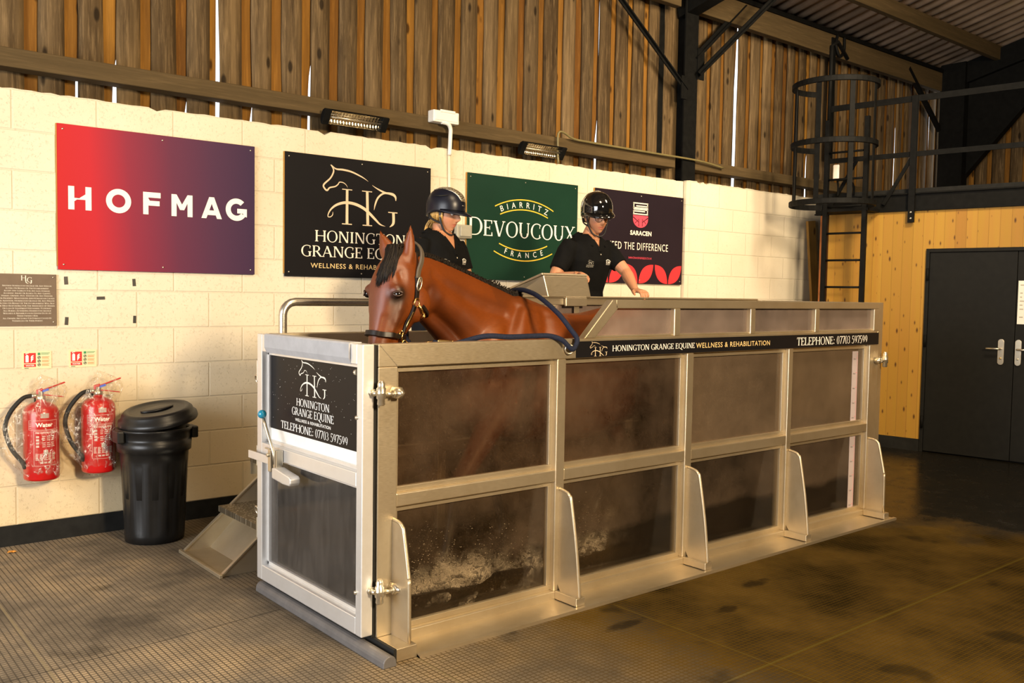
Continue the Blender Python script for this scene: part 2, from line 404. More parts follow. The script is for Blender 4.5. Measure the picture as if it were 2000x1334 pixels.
M['pane_rear'] = m_pane('rear_acrylic', .55, (.16, .12, .085), (.62, .52, .40), False, 5.0, .4)
M['pane_top'] = m_pane('upper_acrylic', .36, (.36, .28, .24), (.86, .78, .74), False, 6.0)
M['pane_door'] = m_pane('door_acrylic', .50, (.11, .095, .080), (.7, .66, .62), True, 9.0, .35, False, .13)
M['black_steel'] = simple('black_painted_steel', (.005, .005, .0045), .65, .0, .10, var=.3)
M['black_door'] = simple('black_door_paint', (.008, .008, .007), .6, 0, .15, var=.15)
M['rubber'] = simple('black_rubber', (.012, .012, .011), .6, 0, .3)
M['kerb'] = simple('black_kerb_paint', (.010, .010, .009), .75, 0, .2, var=.3)
M['grey_rubber'] = simple('grey_rubber', (.36, .36, .37), .55, 0, .35, var=.08)
M['bin'] = simple('black_plastic', (.008, .008, .008), .36, 0, .4, var=.2, bump=.05)
M['red'] = simple('extinguisher_red', (.42, .006, .006), .28, 0, .5, .3, var=.08)
M['white_plastic'] = simple('white_plastic', (.78, .76, .70), .4, 0, .4, var=.04)
M['grey_plastic'] = simple('grey_plastic', (.34, .32, .25), .45, 0, .4, var=.06)
M['white_ink'] = simple('white_print', (.86, .83, .77), .6, 0, .2, var=.02)
M['cream_ink'] = simple('cream_print', (.80, .74, .62), .6, 0, .2, var=.03)
M['gold_ink'] = simple('gold_print', (.72, .52, .24), .5, 0, .3, var=.05)
M['bronze_ink'] = simple('bronze_print', (.66, .53, .36), .45, .1, .3, var=.08, vscale=6)
M['yellow_ink'] = simple('yellow_print', (.80, .50, .045), .6, 0, .2, var=.04)
M['red_ink'] = simple('red_print', (.72, .035, .042), .55, 0, .3, var=.04)
M['pink_ink'] = simple('pink_print', (.72, .07, .11), .55, 0, .3, var=.04)
M['dark_ink'] = simple('dark_print', (.03, .03, .03), .6, 0, .2)
M['sign_black'] = simple('sign_black', (.0075, .007, .008), .38, 0, .16, var=.1, vscale=2)
M['sign_green'] = simple('sign_green', (.008, .034, .020), .36, 0, .2, var=.1, vscale=2)
M['sign_plum'] = simple('sign_plum', (.017, .011, .016), .42, 0, .16, var=.08, vscale=2)
M['plaque'] = simple('plaque_brown', (.135, .092, .060), .5, 0, .3, var=.08)
M['tape'] = simple('black_tape', (.012, .011, .011), .4, 0, .5)
M['glow_card'] = simple('photoluminescent_card', (.62, .62, .38), .5, 0, .3, var=.04)
M['fire_red'] = simple('fire_sign_red', (.55, .02, .02), .5, 0, .3, var=.05)
M['green_ink'] = simple('green_print', (.05, .25, .10), .6, 0, .2)
M['orange_ink'] = simple('orange_print', (.65, .20, .05), .6, 0, .2)
M['paper'] = simple('paper', (.70, .68, .62), .7, 0, .2, var=.03)
M['blue_ball'] = simple('blue_knob', (.010, .21, .34), .22, 0, .5, .4, var=.05)
M['blue_tag'] = simple('blue_tag', (.05, .12, .60), .4)
M['leather'] = simple('dark_leather', (.010, .006, .004), .42, 0, .3, var=.2)
M['leather_dull'] = simple('worn_leather', (.085, .068, .050), .5, 0, .4, var=.15)
M['rope'] = simple('navy_rope', (.010, .014, .032), .75, 0, .2, var=.35, vscale=160, bump=.6, bscale=420)
M['belt'] = simple('belt_rubber', (.012, .011, .010), .55, 0, .4)
M['conduit'] = simple('painted_conduit', (.74, .68, .52), .5, 0, .3, var=.05)
def m_gradient():
    k = NT('red_to_plum_print'); x, y, z = k.sep(k.pos())
    u = k.math('ADD', k.mapr(x, -.6, .606), k.math('MULTIPLY', k.math('SUBTRACT', z, 2.03), .06))
    c = k.ramp(u, [(0, (.44, .008, .014)), (.16, (.43, .011, .024)), (.34, (.22, .016, .042)), (.56, (.105, .020, .052)), (.78, (.062, .021, .056)), (1, (.038, .018, .052))])
    return k.set(color=c, rough=.55, spec=.18)
M['gradient'] = m_gradient()
def m_corrugated():
    k = NT('fibre_cement_roof'); x, y, z = k.sep(k.pos())
    n = k.noise(1.8, 5, .65); st = k.noise(1, 5, .7, k.pos((7, .7, 1)))
    c = k.ramp(n, [(.3, (.30, .21, .14)), (.6, (.46, .33, .23)), (.8, (.36, .28, .13))])
    c = k.mix(k.mapr(st, .35, .6, .6, 0), c, (.14, .10, .06))
    return k.set(color=c, rough=.85, spec=.15)
M['roof'] = m_corrugated()
def m_tread():
    k = NT('tread_plate'); x, y, z = k.sep(k.pos())
    b = k.n('ShaderNodeTexVoronoi'); b.inputs['Scale'].default_value = 1
    k.l(k.comb(k.math('MULTIPLY', k.math('ADD', x, y), 34), k.math('MULTIPLY', k.math('SUBTRACT', x, y), 60), 0.0), b.inputs['Vector'])
    return k.set(color=k.ramp(b.outputs['Distance'], [(.15, (.62, .56, .44)), (.5, (.20, .16, .10))]), metal=.8, rough=.35, normal=k.bump(b.outputs['Distance'], -.8, .006))
M['tread'] = m_tread()
def m_film():
    k = NT('clear_film'); tr = k.n('ShaderNodeBsdfTransparent'); tr.inputs[0].default_value = (.95, .93, .89, 1)
    gl = k.n('ShaderNodeBsdfGlossy'); gl.inputs['Roughness'].default_value = .12; gl.inputs[0].default_value = (1, .95, .85, 1)
    n = k.noise(14, 5, .7, k.pos((1.6, 1.6, .8)))
    rid = k.math('ABSOLUTE', k.math('SUBTRACT', k.noise(9, 3, .6, k.pos((1.8, 1.8, 1))), .5)); rl = k.mapr(rid, .0, .028, .75, 0)
    nb = k.bump(n, 1.0, .05); k.l(nb, gl.inputs['Normal'])
    df = k.n('ShaderNodeBsdfDiffuse'); df.inputs[0].default_value = (.8, .72, .6, 1)
    f = k.math('ADD', k.mapr(n, .44, .66, .0, .14), k.math('MULTIPLY', rl, k.mapr(n, .40, .60)), clamp=True)
    m1 = k.n('ShaderNodeMixShader'); k.l(f, m1.inputs[0]); k.l(tr.outputs[0], m1.inputs[1]); wg = k.n('ShaderNodeMixShader'); wg.inputs[0].default_value = .45; k.l(gl.outputs[0], wg.inputs[1]); k.l(df.outputs[0], wg.inputs[2]); k.l(wg.outputs[0], m1.inputs[2])
    m2 = k.n('ShaderNodeMixShader'); m2.inputs[0].default_value = .012; k.l(m1.outputs[0], m2.inputs[1]); k.l(df.outputs[0], m2.inputs[2])
    k.l(m2.outputs[0], k.out.inputs[0]); return k.m
M['film'] = m_film()

# ------------------------------------------------------------------ lettering
SERIF_W = dict(A=.86, B=.66, C=.78, D=.86, E=.66, F=.62, G=.86, H=.90, I=.40, J=.42, K=.84, L=.66, M=1.02, N=.90, O=.90, P=.64, Q=.90, R=.76, S=.54, T=.74, U=.84, V=.84, W=1.18, X=.84, Y=.80, Z=.74)
def serif_glyph(ch, out):
    """capital letter on a unit cap height as quads; out collects (polygon) lists; returns advance"""
    T_, N_, SF = .128, .058, .052
    def poly(*p): out.append(list(p))
    def stem(x, y0=0., y1=1., w=T_): poly((x-w/2, y0), (x+w/2, y0), (x+w/2, y1), (x-w/2, y1))
    def bar(x0, x1, y, t=SF): poly((x0, y-t/2), (x1, y-t/2), (x1, y+t/2), (x0, y+t/2))
    def foot(x, y, l=.24):
        yy = SF/2 if y == 0 else 1-SF/2
        bar(x-l/2, x+l/2, yy)
    def line(a, b, w):
        dx, dy = b[0]-a[0], b[1]-a[1]; l = math.hypot(dx, dy); h = w/2*l/max(abs(dy), 1e-6)
        poly((a[0]-h, a[1]), (a[0]+h, a[1]), (b[0]+h, b[1]), (b[0]-h, b[1]))
    def arc(cx, cy, rx, ry, a0, a1, wt=T_, wn=N_, n=26):
        pr = None
        for i in range(n+1):
            a = math.radians(a0+(a1-a0)*i/n); w = wn+(wt-wn)*abs(math.cos(a))**1.4
            c, s = math.cos(a), math.sin(a)
            q = ((cx+(rx-w)*c, cy+(ry-wn)*s), (cx+rx*c, cy+ry*s))
            if pr: poly(pr[0], pr[1], q[1], q[0])
            pr = q
    w = SERIF_W.get(ch, .5); c = w/2; L = .15; R_ = w-.15
    if ch == 'A': line((.10, 0), (c-.01, 1), N_); line((w-.12, 0), (c-.02, 1), T_); bar(.22, w-.22, .34, N_); foot(.10, 0, .2); foot(w-.12, 0, .24)
    elif ch == 'B': stem(L); foot(L, 0); foot(L, 1); bar(L, .34, 1-SF/2); bar(L, .36, .52); bar(L, .36, SF/2); arc(.32, .76, .25, .24, -90, 90); arc(.34, .26, .29, .26, -90, 90)
    elif ch == 'C': arc(.48, .5, .44, .53, 48, 312); poly((w-.12, .70), (w-.08, .70), (w-.07, .97), (w-.11, .97)); poly((w-.12, .28), (w-.08, .28), (w-.06, .10), (w-.14, .06))
    elif ch == 'D': stem(L); foot(L, 0); foot(L, 1); bar(L, .40, 1-SF/2); bar(L, .40, SF/2); arc(.38, .5, .44, .5, -90, 90)
    elif ch in 'EF':
        stem(L); foot(L, 1); foot(L, 0); bar(L, w-.08, 1-SF/2); poly((w-.12, .78), (w-.08, .78), (w-.06, 1), (w-.14, 1)); bar(L, w-.22, .52); poly((w-.24, .40), (w-.21, .40), (w-.21, .64), (w-.24, .64))
        if ch == 'E': bar(L, w-.06, SF/2); poly((w-.10, .24), (w-.06, .24), (w-.03, 0), (w-.12, 0))
    elif ch == 'G': arc(.48, .5, .44, .53, 48, 300); poly((w-.18, .72), (w-.14, .72), (w-.13, .97), (w-.17, .97)); stem(w-.17, .02, .42); bar(w-.30, w-.04, .42)
    elif ch == 'H': stem(L); stem(R_); bar(L, R_, .52, N_); [foot(q, e) for q in (L, R_) for e in (0, 1)]
    elif ch == 'I': stem(c); foot(c, 0); foot(c, 1)
    elif ch == 'J': stem(c+.02, .0, 1); foot(c+.02, 1); arc(c-.07, 0, .145, .22, -100, 0)
    elif ch == 'K': stem(L); foot(L, 0); foot(L, 1); line((L, .42), (w-.14, 1), N_); line((.34, .56), (w-.10, 0), T_); foot(w-.14, 1, .2); foot(w-.10, 0, .2)
    elif ch == 'L': stem(L); foot(L, 0); foot(L, 1); bar(L, w-.05, SF/2); poly((w-.09, .26), (w-.05, .26), (w-.02, 0), (w-.11, 0))
    elif ch == 'M': stem(.15, w=N_*1.3); stem(w-.16); line((c, .02), (.17, 1), T_); line((c, .02), (w-.17, 1), N_); foot(.15, 0, .2); foot(w-.16, 0); foot(.13, 1, .16); foot(w-.15, 1, .18)
    elif ch == 'N': stem(L, w=N_*1.3); stem(R_, w=N_*1.3); line((R_-.02, 0), (L+.04, 1), T_); foot(L, 0, .2); foot(R_, 1, .2); foot(L-.02, 1, .14)
    elif ch in 'OQ':
        arc(c, .5, .41, .53, 0, 360, n=44)
        if ch == 'Q': line((c+.42, -.26), (c+.02, .02), .12)
    elif ch == 'P': stem(L); foot(L, 0); foot(L, 1); bar(L, .36, 1-SF/2); bar(L, .36, .46); arc(.34, .73, .27, .27, -90, 90)
    elif ch == 'R': stem(L); foot(L, 0); foot(L, 1); bar(L, .36, 1-SF/2); bar(L, .36, .48); arc(.34, .74, .27, .26, -90, 90); line((w-.08, 0), (.36, .5), T_); foot(w-.06, 0, .16)
    elif ch == 'S': arc(.27, .76, .20, .26, 40, 270, .10, .045); arc(.27, .26, .22, .28, -140, 90, .10, .045); line((.38, .36), (.16, .66), .13); stem(.46, .76, 1, .03); stem(.06, 0, .24, .03)
    elif ch == 'T': stem(c); foot(c, 0); bar(.04, w-.04, 1-SF/2); poly((.04, .76), (.07, .76), (.11, 1), (.03, 1)); poly((w-.07, .76), (w-.04, .76), (w-.03, 1), (w-.11, 1))
    elif ch == 'U': stem(L, .30, 1); stem(R_, .30, 1, N_*1.2); foot(L, 1); foot(R_, 1, .2); arc(c, .32, R_-c+.03, .34, 180, 360, T_, N_)
    elif ch == 'V': line((c, 0), (.14, 1), T_); line((c+.02, 0), (w-.12, 1), N_); foot(.14, 1, .24); foot(w-.12, 1, .2)
    elif ch == 'W': line((.38, 0), (.14, 1), T_); line((.40, 0), (.60, .96), N_); line((.80, 0), (.58, 1), T_); line((.82, 0), (w-.12, 1), N_); foot(.14, 1, .22); foot(w-.12, 1, .2); foot(.58, 1, .18)
    elif ch == 'X': line((w-.14, 0), (.16, 1), T_); line((.13, 0), (w-.14, 1), N_); [foot(q, e, .22) for q in (.14, w-.14) for e in (0, 1)]
    elif ch == 'Y': stem(c, 0, .48); foot(c, 0); line((c, .45), (.14, 1), T_); line((c, .45), (w-.12, 1), N_); foot(.14, 1, .22); foot(w-.12, 1, .18)
    elif ch == 'Z': bar(.08, w-.08, 1-SF/2); bar(.06, w-.06, SF/2); line((.14, .02), (w-.14, .98), T_)
    elif ch == '0': w = .56; arc(.28, .5, .23, .53, 0, 360, .10, .04, 40)
    elif ch == '7': w = .52; bar(.04, .50, 1-SF/2, .07); line((.20, 0), (.47, .97), .09); poly((.04, .78), (.07, .78), (.10, 1), (.03, 1))
    elif ch == '3': w = .52; arc(.22, .75, .21, .26, -90, 150, .10, .04); arc(.22, .26, .24, .28, -150, 90, .10, .04)
    elif ch == '5': w = .52; stem(.12, .52, 1, .06); bar(.10, .46, .965, .07); arc(.20, .30, .26, .33, -140, 120, .10, .045)
    elif ch == '9': w = .56; arc(.27, .68, .21, .34, 0, 360, .10, .04); arc(.12, .62, .36, .64, -60, 0, .10, .04)
    elif ch == ':': w = .30; poly((.10, .04), (.21, .04), (.21, .16), (.10, .16)); poly((.10, .52), (.21, .52), (.21, .64), (.10, .64))
    elif ch == '.': w = .28; poly((.08, 0), (.19, 0), (.19, .12), (.08, .12))
    elif ch == ',': w = .28; poly((.08, -.12), (.16, 0), (.19, .12), (.08, .12))
    elif ch == "'": w = .22; poly((.08, .7), (.13, .7), (.17, 1), (.06, 1))
    elif ch == '&': w = .82; arc(.30, .76, .18, .26, -40, 220, .09, .04); arc(.34, .27, .28, .30, 60, 360, .11, .04); line((.70, 0), (.16, .70), .11)
    else: w = .34
    return w
_fontcache = {}
def sans_polys(txt, bold=0.0, space=1.0):
    key = (txt, bold, space)
    if key in _fontcache: return _fontcache[key]
    cu = bpy.data.curves.new('t', 'FONT'); cu.body = txt; cu.size = 1.0; cu.offset = bold; cu.space_character = space; cu.resolution_u = 3
    o = bpy.data.objects.new('t', cu); COL.objects.link(o)
    dg = bpy.context.evaluated_depsgraph_get(); dg.update()
    me = bpy.data.meshes.new_from_object(o.evaluated_get(dg))
    v = [(p.co.x, p.co.y) for p in me.vertices]; f = [tuple(p.vertices) for p in me.polygons]
    bpy.data.objects.remove(o); bpy.data.curves.remove(cu); bpy.data.meshes.remove(me)
    _fontcache[key] = (v, f); return v, f
def serif_polys(txt, small=1.0):
    polys = []; x = 0.0; first = True
    for ch in txt:
        g = []; sc = 1.0 if (first or small == 1.0) else small
        a = serif_glyph(ch, g); polys += [[(x+px*sc, py*sc) for px, py in p] for p in g]; x += a*sc
        first = ch == ' '
    v, f = [], []
    for p in polys: f.append(tuple(range(len(v), len(v)+len(p)))); v += p
    return v, f
def put_text(mb, txt, o, u, v, width, height, font='serif', align='l', bold=0.0, space=1.0, small=1.0, warp=None):
    """txt with its baseline start at o, running along unit u, up along unit v, fitted to width x cap height"""
    vs_, fs = serif_polys(txt, small) if font == 'serif' else sans_polys(txt, bold, space)
    xs = [p[0] for p in vs_]; x0, x1 = min(xs), max(xs)
    if font == 'serif': cap = 1.0
    else: cap = _cap()
    if width is None: width = (x1-x0)*height/cap
    o, u, v = Vector(o), Vector(u), Vector(v)
    if align == 'c': o = o - u*(width/2)
    lift = u.cross(v); lay = {}
    for i_, f_ in enumerate(fs):
        for q_ in f_: lay[q_] = (i_ % 60)*1.4e-5 if font == 'serif' else 0.0
    out = []
    for i_, (a, b) in enumerate(vs_):
        a = (a-x0)/(x1-x0)*width; b = b/cap*height
        if warp: a, b = warp(a, b)
        out.append(o + u*a + v*b + lift*lay.get(i_, 0.0))
    mb.add(out, fs); return mb
_capv = []
def _cap():
    if not _capv:
        v, f = sans_polys('H'); _capv.append(max(p[1] for p in v))
    return _capv[0]
def stroke2d(mb, pts, ws, o, u, v, n=6, smooth=True):
    """calligraphic stroke: pts (a,b) and widths in plane units"""
    P = catmull([(a, b, w) for (a, b), w in zip(pts, ws)], n) if smooth else [Vector((a, b, w)) for (a, b), w in zip(pts, ws)]
    o, u, v = Vector(o), Vector(u), Vector(v); vs_, fs = [], []
    mb.k = (getattr(mb, 'k', 0)+1) % 16; o = o + u.cross(v)*(mb.k*6e-5)
    for i, p in enumerate(P):
        q0, q1 = P[max(i-1, 0)], P[min(i+1, len(P)-1)]
        t = Vector((q1.x-q0.x, q1.y-q0.y)); t = t.normalized() if t.length > 1e-9 else Vector((1, 0))
        nx, ny = -t.y*p.z/2, t.x*p.z/2
        vs_ += [o + u*(p.x+nx) + v*(p.y+ny), o + u*(p.x-nx) + v*(p.y-ny)]
        if i: fs.append((2*i-2, 2*i-1, 2*i+1, 2*i))
    mb.add(vs_, fs)
HG = [([(1.167,2.384),(1.191,2.346),(1.167,2.292),(1.114,2.241),(1.121,2.214),(1.141,2.203),(1.161,2.223),(1.204,2.235),(1.227,2.253),(1.238,2.268),(1.268,2.267),(1.291,2.253),(1.303,2.235)], [.004,.011,.011,.012,.012,.012,.010,.009,.008,.007,.006,.004,.001], True),
      ([(1.172,2.384),(1.208,2.359),(1.267,2.358),(1.332,2.350),(1.398,2.329),(1.441,2.311),(1.472,2.293)], [.004,.010,.013,.012,.010,.006,.001], True),
      ([(1.505,2.269),(1.542,2.250),(1.606,2.226),(1.66,2.218)], [.002,.008,.014,.010], True),
      ([(1.522,2.091),(1.531,2.133),(1.553,2.181),(1.592,2.214),(1.631,2.222),(1.681,2.216),(1.704,2.198),(1.707,2.172)], [.002,.012,.014,.013,.014,.020,.016,.006], True),
      ([(1.299,2.221),(1.299,1.977)], [.020,.022], False), ([(1.259,2.221),(1.340,2.221)], [.006,.006], False), ([(1.259,1.976),(1.339,1.976)], [.007,.007], False),
      ([(1.463,2.221),(1.470,1.977)], [.021,.023], False), ([(1.420,2.221),(1.504,2.221)], [.006,.006], False), ([(1.427,1.976),(1.506,1.976)], [.007,.007], False),
      ([(1.186,2.056),(1.184,2.035),(1.169,2.020),(1.149,2.019),(1.151,2.041),(1.173,2.075),(1.214,2.106),(1.269,2.125),(1.324,2.128),(1.381,2.118),(1.438,2.095),(1.486,2.062),(1.535,2.021),(1.574,1.99),(1.618,1.978)], [.002,.006,.006,.006,.008,.012,.016,.019,.020,.021,.021,.020,.017,.011,.001], True),
      ([(1.642,2.083),(1.722,2.083)], [.007,.007], False), ([(1.687,2.083),(1.689,2.018),(1.680,1.994),(1.654,1.974)], [.022,.022,.017,.002], True)]
def put_logo(mb, o, u, v, w, h):
    """the horse-head monogram, box lower-left o, size w x h"""
    X0, X1, Z0, Z1 = 1.110, 1.722, 1.972, 2.386; sx, sz = w/(X1-X0), h/(Z1-Z0)
    for p, ws, sm in HG:
        stroke2d(mb, [((a-X0)*sx, (b-Z0)*sz) for a, b in p], [q*(sx+sz)/2 for q in ws], o, u, v, 5, sm)
# ================================================================== THE SETTING
# barn: block wall along y = 2.607, gable at x = 10.5, pine-clad room at the right, doorway at the left
GX, ZE = 10.5, 4.52
b = MB(); b.add([(-6.2,-9.2,0),(10.9,-9.2,0),(10.9,3.2,0),(-6.2,3.2,0),(-6.2,-9.2,-.1),(10.9,-9.2,-.1),(10.9,3.2,-.1),(-6.2,3.2,-.1)],[(0,1,2,3),(7,6,5,4),(0,4,5,1),(1,5,6,2),(2,6,7,3),(3,7,4,0)])
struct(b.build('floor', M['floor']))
# block wall with a worn, slightly uneven top; the right-hand length stands a little proud and higher
def block_wall():
    b = MB(); rnd = random.Random(4)
    def length(x0, x1, y0, top):
        n = int((x1-x0)/.05); vs_ = []; 
        for i in range(n+1):
            x = x0 + (x1-x0)*i/n; t = top + rnd.uniform(-.004, .004) - (.02 if rnd.random() < .03 else 0)
            vs_ += [(x, y0, 0), (x, y0, t), (x, 2.74, t), (x, 2.74, 0)]
        fs = []
        for i in range(n):
            a, c = 4*i, 4*i+4
            fs += [(a, c, c+1, a+1), (a+1, c+1, c+2, a+2), (a+2, c+2, c+3, a+3)]
        fs += [(0, 1, 2, 3), (4*n, 4*n+3, 4*n+2, 4*n+1)]
        b.add(vs_, fs)
    length(-6.0, 4.996, 2.607, 2.612); length(5.006, 8.4, 2.575, 2.622)
    return b.build('wall_back', M['blocks'])
struct(block_wall())
struct(MB().box(-6.0, 8.4, 2.595, 2.607, 0, .118).build('baseboard_back', M['kerb']))
# Yorkshire boarding above: weathered outer boards, newer boards showing in the gaps
def boarding(name, x0, x1, y, z0, z1, axis='x', seed=3, cracks=(), pitch=.2215, phase=0.0):
    rnd = random.Random(seed); fr, bk = MB(), MB()
    i0 = math.floor((x0-phase)/pitch)
    def put(mb, cx, w, yy, t, wav, shift=None):
        n = 24; ph = rnd.uniform(0, 9); vs_ = []; hw = w/2; m = 8
        for j in range(n+1):
            z = z0 + (z1-z0)*j/n; d = wav*math.sin(z*3.1+ph) + wav*.6*math.sin(z*7.3+ph*2); e = wav*math.sin(z*2.3+ph*1.7)
            o = shift(z) if shift else 0
            L = cx-hw+d+o; R = cx+hw+e+o; bow = min(.016, t*.6)
            sec = [(L, yy+t)] + [(L+(R-L)*q/5, yy+bow*(2*q/5-1)**2*(1.0 if q in (0, 5) else .8) + .0025*math.sin(q*2.1+ph+z)) for q in range(6)] + [(R, yy+t)]
            vs_ += [(a, q, z) if axis == 'x' else (q, a, z) for a, q in sec]
        fs = [(m*j+k, m*j+(k+1) % m, m*j+m+(k+1) % m, m*j+m+k) for j in range(n) for k in range(m)]
        fs += [tuple(range(m))[::-1], tuple(range(m*n, m*n+m))]
        mb.add(vs_, fs, False)
        mb.sm[-len(fs):] = [1 <= (i % m) <= 5 for i in range(len(fs)-2)] + [False, False]
    for i in range(i0, int((x1-phase)/pitch)+2):
        s = phase + i*pitch           # centre of the gap
        fw = pitch - rnd.uniform(.062, .082)
        put(fr, s + pitch/2, fw, y - rnd.uniform(0, .006), .026, .004)
        c = [q for q in cracks if abs(q[0]-s) < pitch/2]
        if c:
            wid, zc = c[0][1], c[0][2]; edge = s + pitch/2 - fw/2 if False else s + (pitch-fw)/2
            # the inner board stops short of its neighbour low down and daylight comes through the slit
            ov, bs = (.022, .026) if x1 < 5 else (.065, .034)
            put(bk, edge + ov - .0775, .155, y + .030, .022, .0008, lambda z: -(bs + wid*max(0, (zc-z)/(zc-z0)))*max(0, min(1, (zc-z)/.2)))
        else: put(bk, s, .17, y + .030, .022, .002)
    a = struct(fr.build(name, M['weathered'])); c = bk.build('board_layer', M['newboard'], a)
    return a
boarding('wall_upper', -6.0, 4.75, 2.775, 2.45, 4.75, seed=3, phase=-.693+.0,
    cracks=[(-.47,.007,2.98),(-.25,.020,3.02),(-.03,.006,2.76),(.193,.006,2.84),(.41,.012,4.4),(.636,.005,2.82),(1.08,.012,3.2),(3.93,.005,3.1)])
boarding('wall_upper', 5.0, 10.42, 2.775, 2.45, 4.75, seed=8, phase=5.13,
    cracks=[(6.016,.11,4.9),(5.35,.008,4.2),(7.34,.022,3.3),(9.33,.022,3.9)])
boarding('wall_gable', -9.0, 2.2, 10.5, 0.0, 8.2, 'y', seed=12, phase=.1, cracks=())
# roof: corrugated sheets rising from the eaves, purlins under them
def corrugated():
    b = MB(); n = 900; vs_, fs = [], []
    for i in range(n+1):
        x = -6.2 + (11.0+6.2)*i/n; h = .028*math.sin(2*PI*x/.19)
        vs_ += [(x, 3.05, ZE-.02+h), (x, -9.3, ZE+.255*(2.85+9.3)+h)]
        if i: fs.append((2*i-2, 2*i, 2*i+1, 2*i-1))
    b.add(vs_, fs, True); return b.build('ceiling', M['roof'], fix=False)
c = corrugated(); struct(c)
sol = c.modifiers.new('thick', 'SOLIDIFY'); sol.thickness = .012
def roof_z(y): return ZE + .255*(2.85-y)
for i, y in enumerate((1.93, .45, -1.1, -2.7, -4.3, -5.9, -7.5)):
    z = roof_z(y) - .03
    struct(MB().box(-6.1, 10.45, y-.035, y+.035, z-.17, z).build('trim_%d' % (i+1), M['girt'], bevel=.004))
# eaves beam and rails of the boarded wall
struct(MB().box(-6.0, 4.9, 2.60, 2.68, 4.26, 4.50).build('trim_8', M['girt'], bevel=.006))
struct(MB().box(5.15, 10.45, 2.60, 2.68, 4.26, 4.50).build('trim_9', M['girt'], bevel=.006))
struct(MB().box(-6.0, 4.90, 2.63, 2.765, 2.735, 2.845).build('trim_10', M['girt'], bevel=.006))
struct(MB().box(5.17, 8.6, 2.63, 2.765, 2.745, 2.845).build('trim_11', M['girt'], bevel=.006))
struct(MB().box(-6.0, 10.45, 2.585, 2.72, 4.50, 4.545).build('trim_15', M['black_steel']))
# front and left sides of the barn (behind the camera), the left one with its wide doorway
b = MB()
b.box(-6.15, -6.0, -9.2, -2.9, 0, 7.8); b.box(-6.15, -6.0, 1.7, 3.1, 0, 4.6); b.box(-6.15, -6.0, -2.9, 1.7, 3.6, 6.0)
struct(b.build('wall_left', M['weathered']))
struct(MB().box(-6.15, 10.7, -9.3, -9.15, 0, 7.9).build('wall_front', M['weathered']))

# pine-clad room: its face runs 8 degrees off square
RA = math.radians(8); RW0 = Vector((6.83, 1.53, 0)); RU = Vector((-math.sin(RA), math.cos(RA), 0)); RN = Vector((-math.cos(RA), -math.sin(RA), 0))
def rw(a, off, z): return RW0 + RU*a + RN*off + Vector((0, 0, z))
def rbox(mb, a0, a1, o0, o1, z0, z1):
    return mb.obox(rw((a0+a1)/2, (o0+o1)/2, (z0+z1)/2), RU*((a1-a0)/2), RN*((o1-o0)/2), Vector((0, 0, (z1-z0)/2)))
def clad():
    # object space x runs along the wall so the boards follow it
    b = MB()
    for a0, a1, z0, z1 in ((-.43, .57, .12, 2.40), (-2.06, -.43, 2.0, 2.40), (-4.6, -2.06, .12, 2.40)):
        b.box(a0, a1, -.03, 0, z0, z1)
    o = b.build('wall_right', M['pine'])
    o.location = RW0; o.rotation_euler = (0, 0, math.atan2(RU.y, RU.x)); return o
# local x along RU, local -y must face RN: RU=(-s,c), rotating +90+8; local y -> (-c,-s) = RN  (so the face sits at +y)
wr = struct(clad())
b = MB(); rbox(b, -.43, .57, -.03, .012, 0, .12); rbox(b, -4.6, -2.06, -.03, .012, 0, .12)
struct(b.build('baseboard_right', M['kerb']))
b = MB(); rbox(b, -4.6, .66, -.5, -.032, 0, 2.38)
struct(b.build('wall_room', M['kerb']))
# black steel beam over it
b = MB(); rbox(b, -4.6, .72, -.04, .03, 2.375, 2.39); rbox(b, -4.6, .72, -.012, .004, 2.39, 2.54); rbox(b, -4.6, .72, -.04, .03, 2.54, 2.555)
struct(b.build('trim_12', M['black_steel'], bevel=.002))
b = MB(); rbox(b, -4.6, .72, -4.0, -.03, 2.555, 2.60)
struct(b.build('ceiling_room', M['kerb']))
# double door
def double_door():
    b = MB(); rbox(b, -.462, -.43, -.02, .022, 0, 2.0); rbox(b, -2.06, -2.03, -.02, .022, 0, 2.0); rbox(b, -2.03, -.462, -.02, .022, 1.965, 2.0)
    r = struct(b.build('door_1', M['black_door'], bevel=.003))
    for i, (a0, a1) in enumerate(((-1.236, -.464), (-2.028, -1.240))):
        b = MB(); rbox(b, a0, a1, -.02, .008 if i == 0 else .004, .012, 1.963)
        leaf = b.build('door_leaf', M['black_door'], r, bevel=.003)
        hc = -1.13 if i == 0 else -1.275
        b = MB(); n = 10
        for s, (c0, c1) in ((1, (.93, 1.12)),):
            p = [(hc+.026*math.cos(PI*k/n), c1+.026*math.sin(PI*k/n)) for k in range(n+1)] + [(hc-.026*math.cos(PI*k/n), c0-.026*math.sin(PI*k/n)) for k in range(n+1)]
            b.prism(p, rw(0, .008, 0), RU, (0, 0, 1), RN*.010)
        p = b.build('handle_plate', M['chrome'], leaf, bevel=.002)
        b = MB(); d = 1 if i == 0 else -1
        b.tube([rw(hc, .015, 1.055), rw(hc, .06, 1.055), rw(hc+d*.012, .068, 1.055), rw(hc+d*.115, .068, 1.055)], .009, 10)
        b.build('door_handle', M['chrome'], p)
        b = MB(); b.lathe([(.009, 0), (.009, .012), (.004, .013)], rw(hc, .017, .965), 12, RN); b.build('lock_cylinder', M['brass'] if i == 0 else M['chrome'], p)
    # hinges on the leaf edge
    b = MB()
    for z in (.3, 1.1, 1.75): b.tube([rw(-.452, .028, z-.06), rw(-.452, .028, z+.06)], .012, 8)
    b.build('hinge', M['black_steel'], r)
double_door()
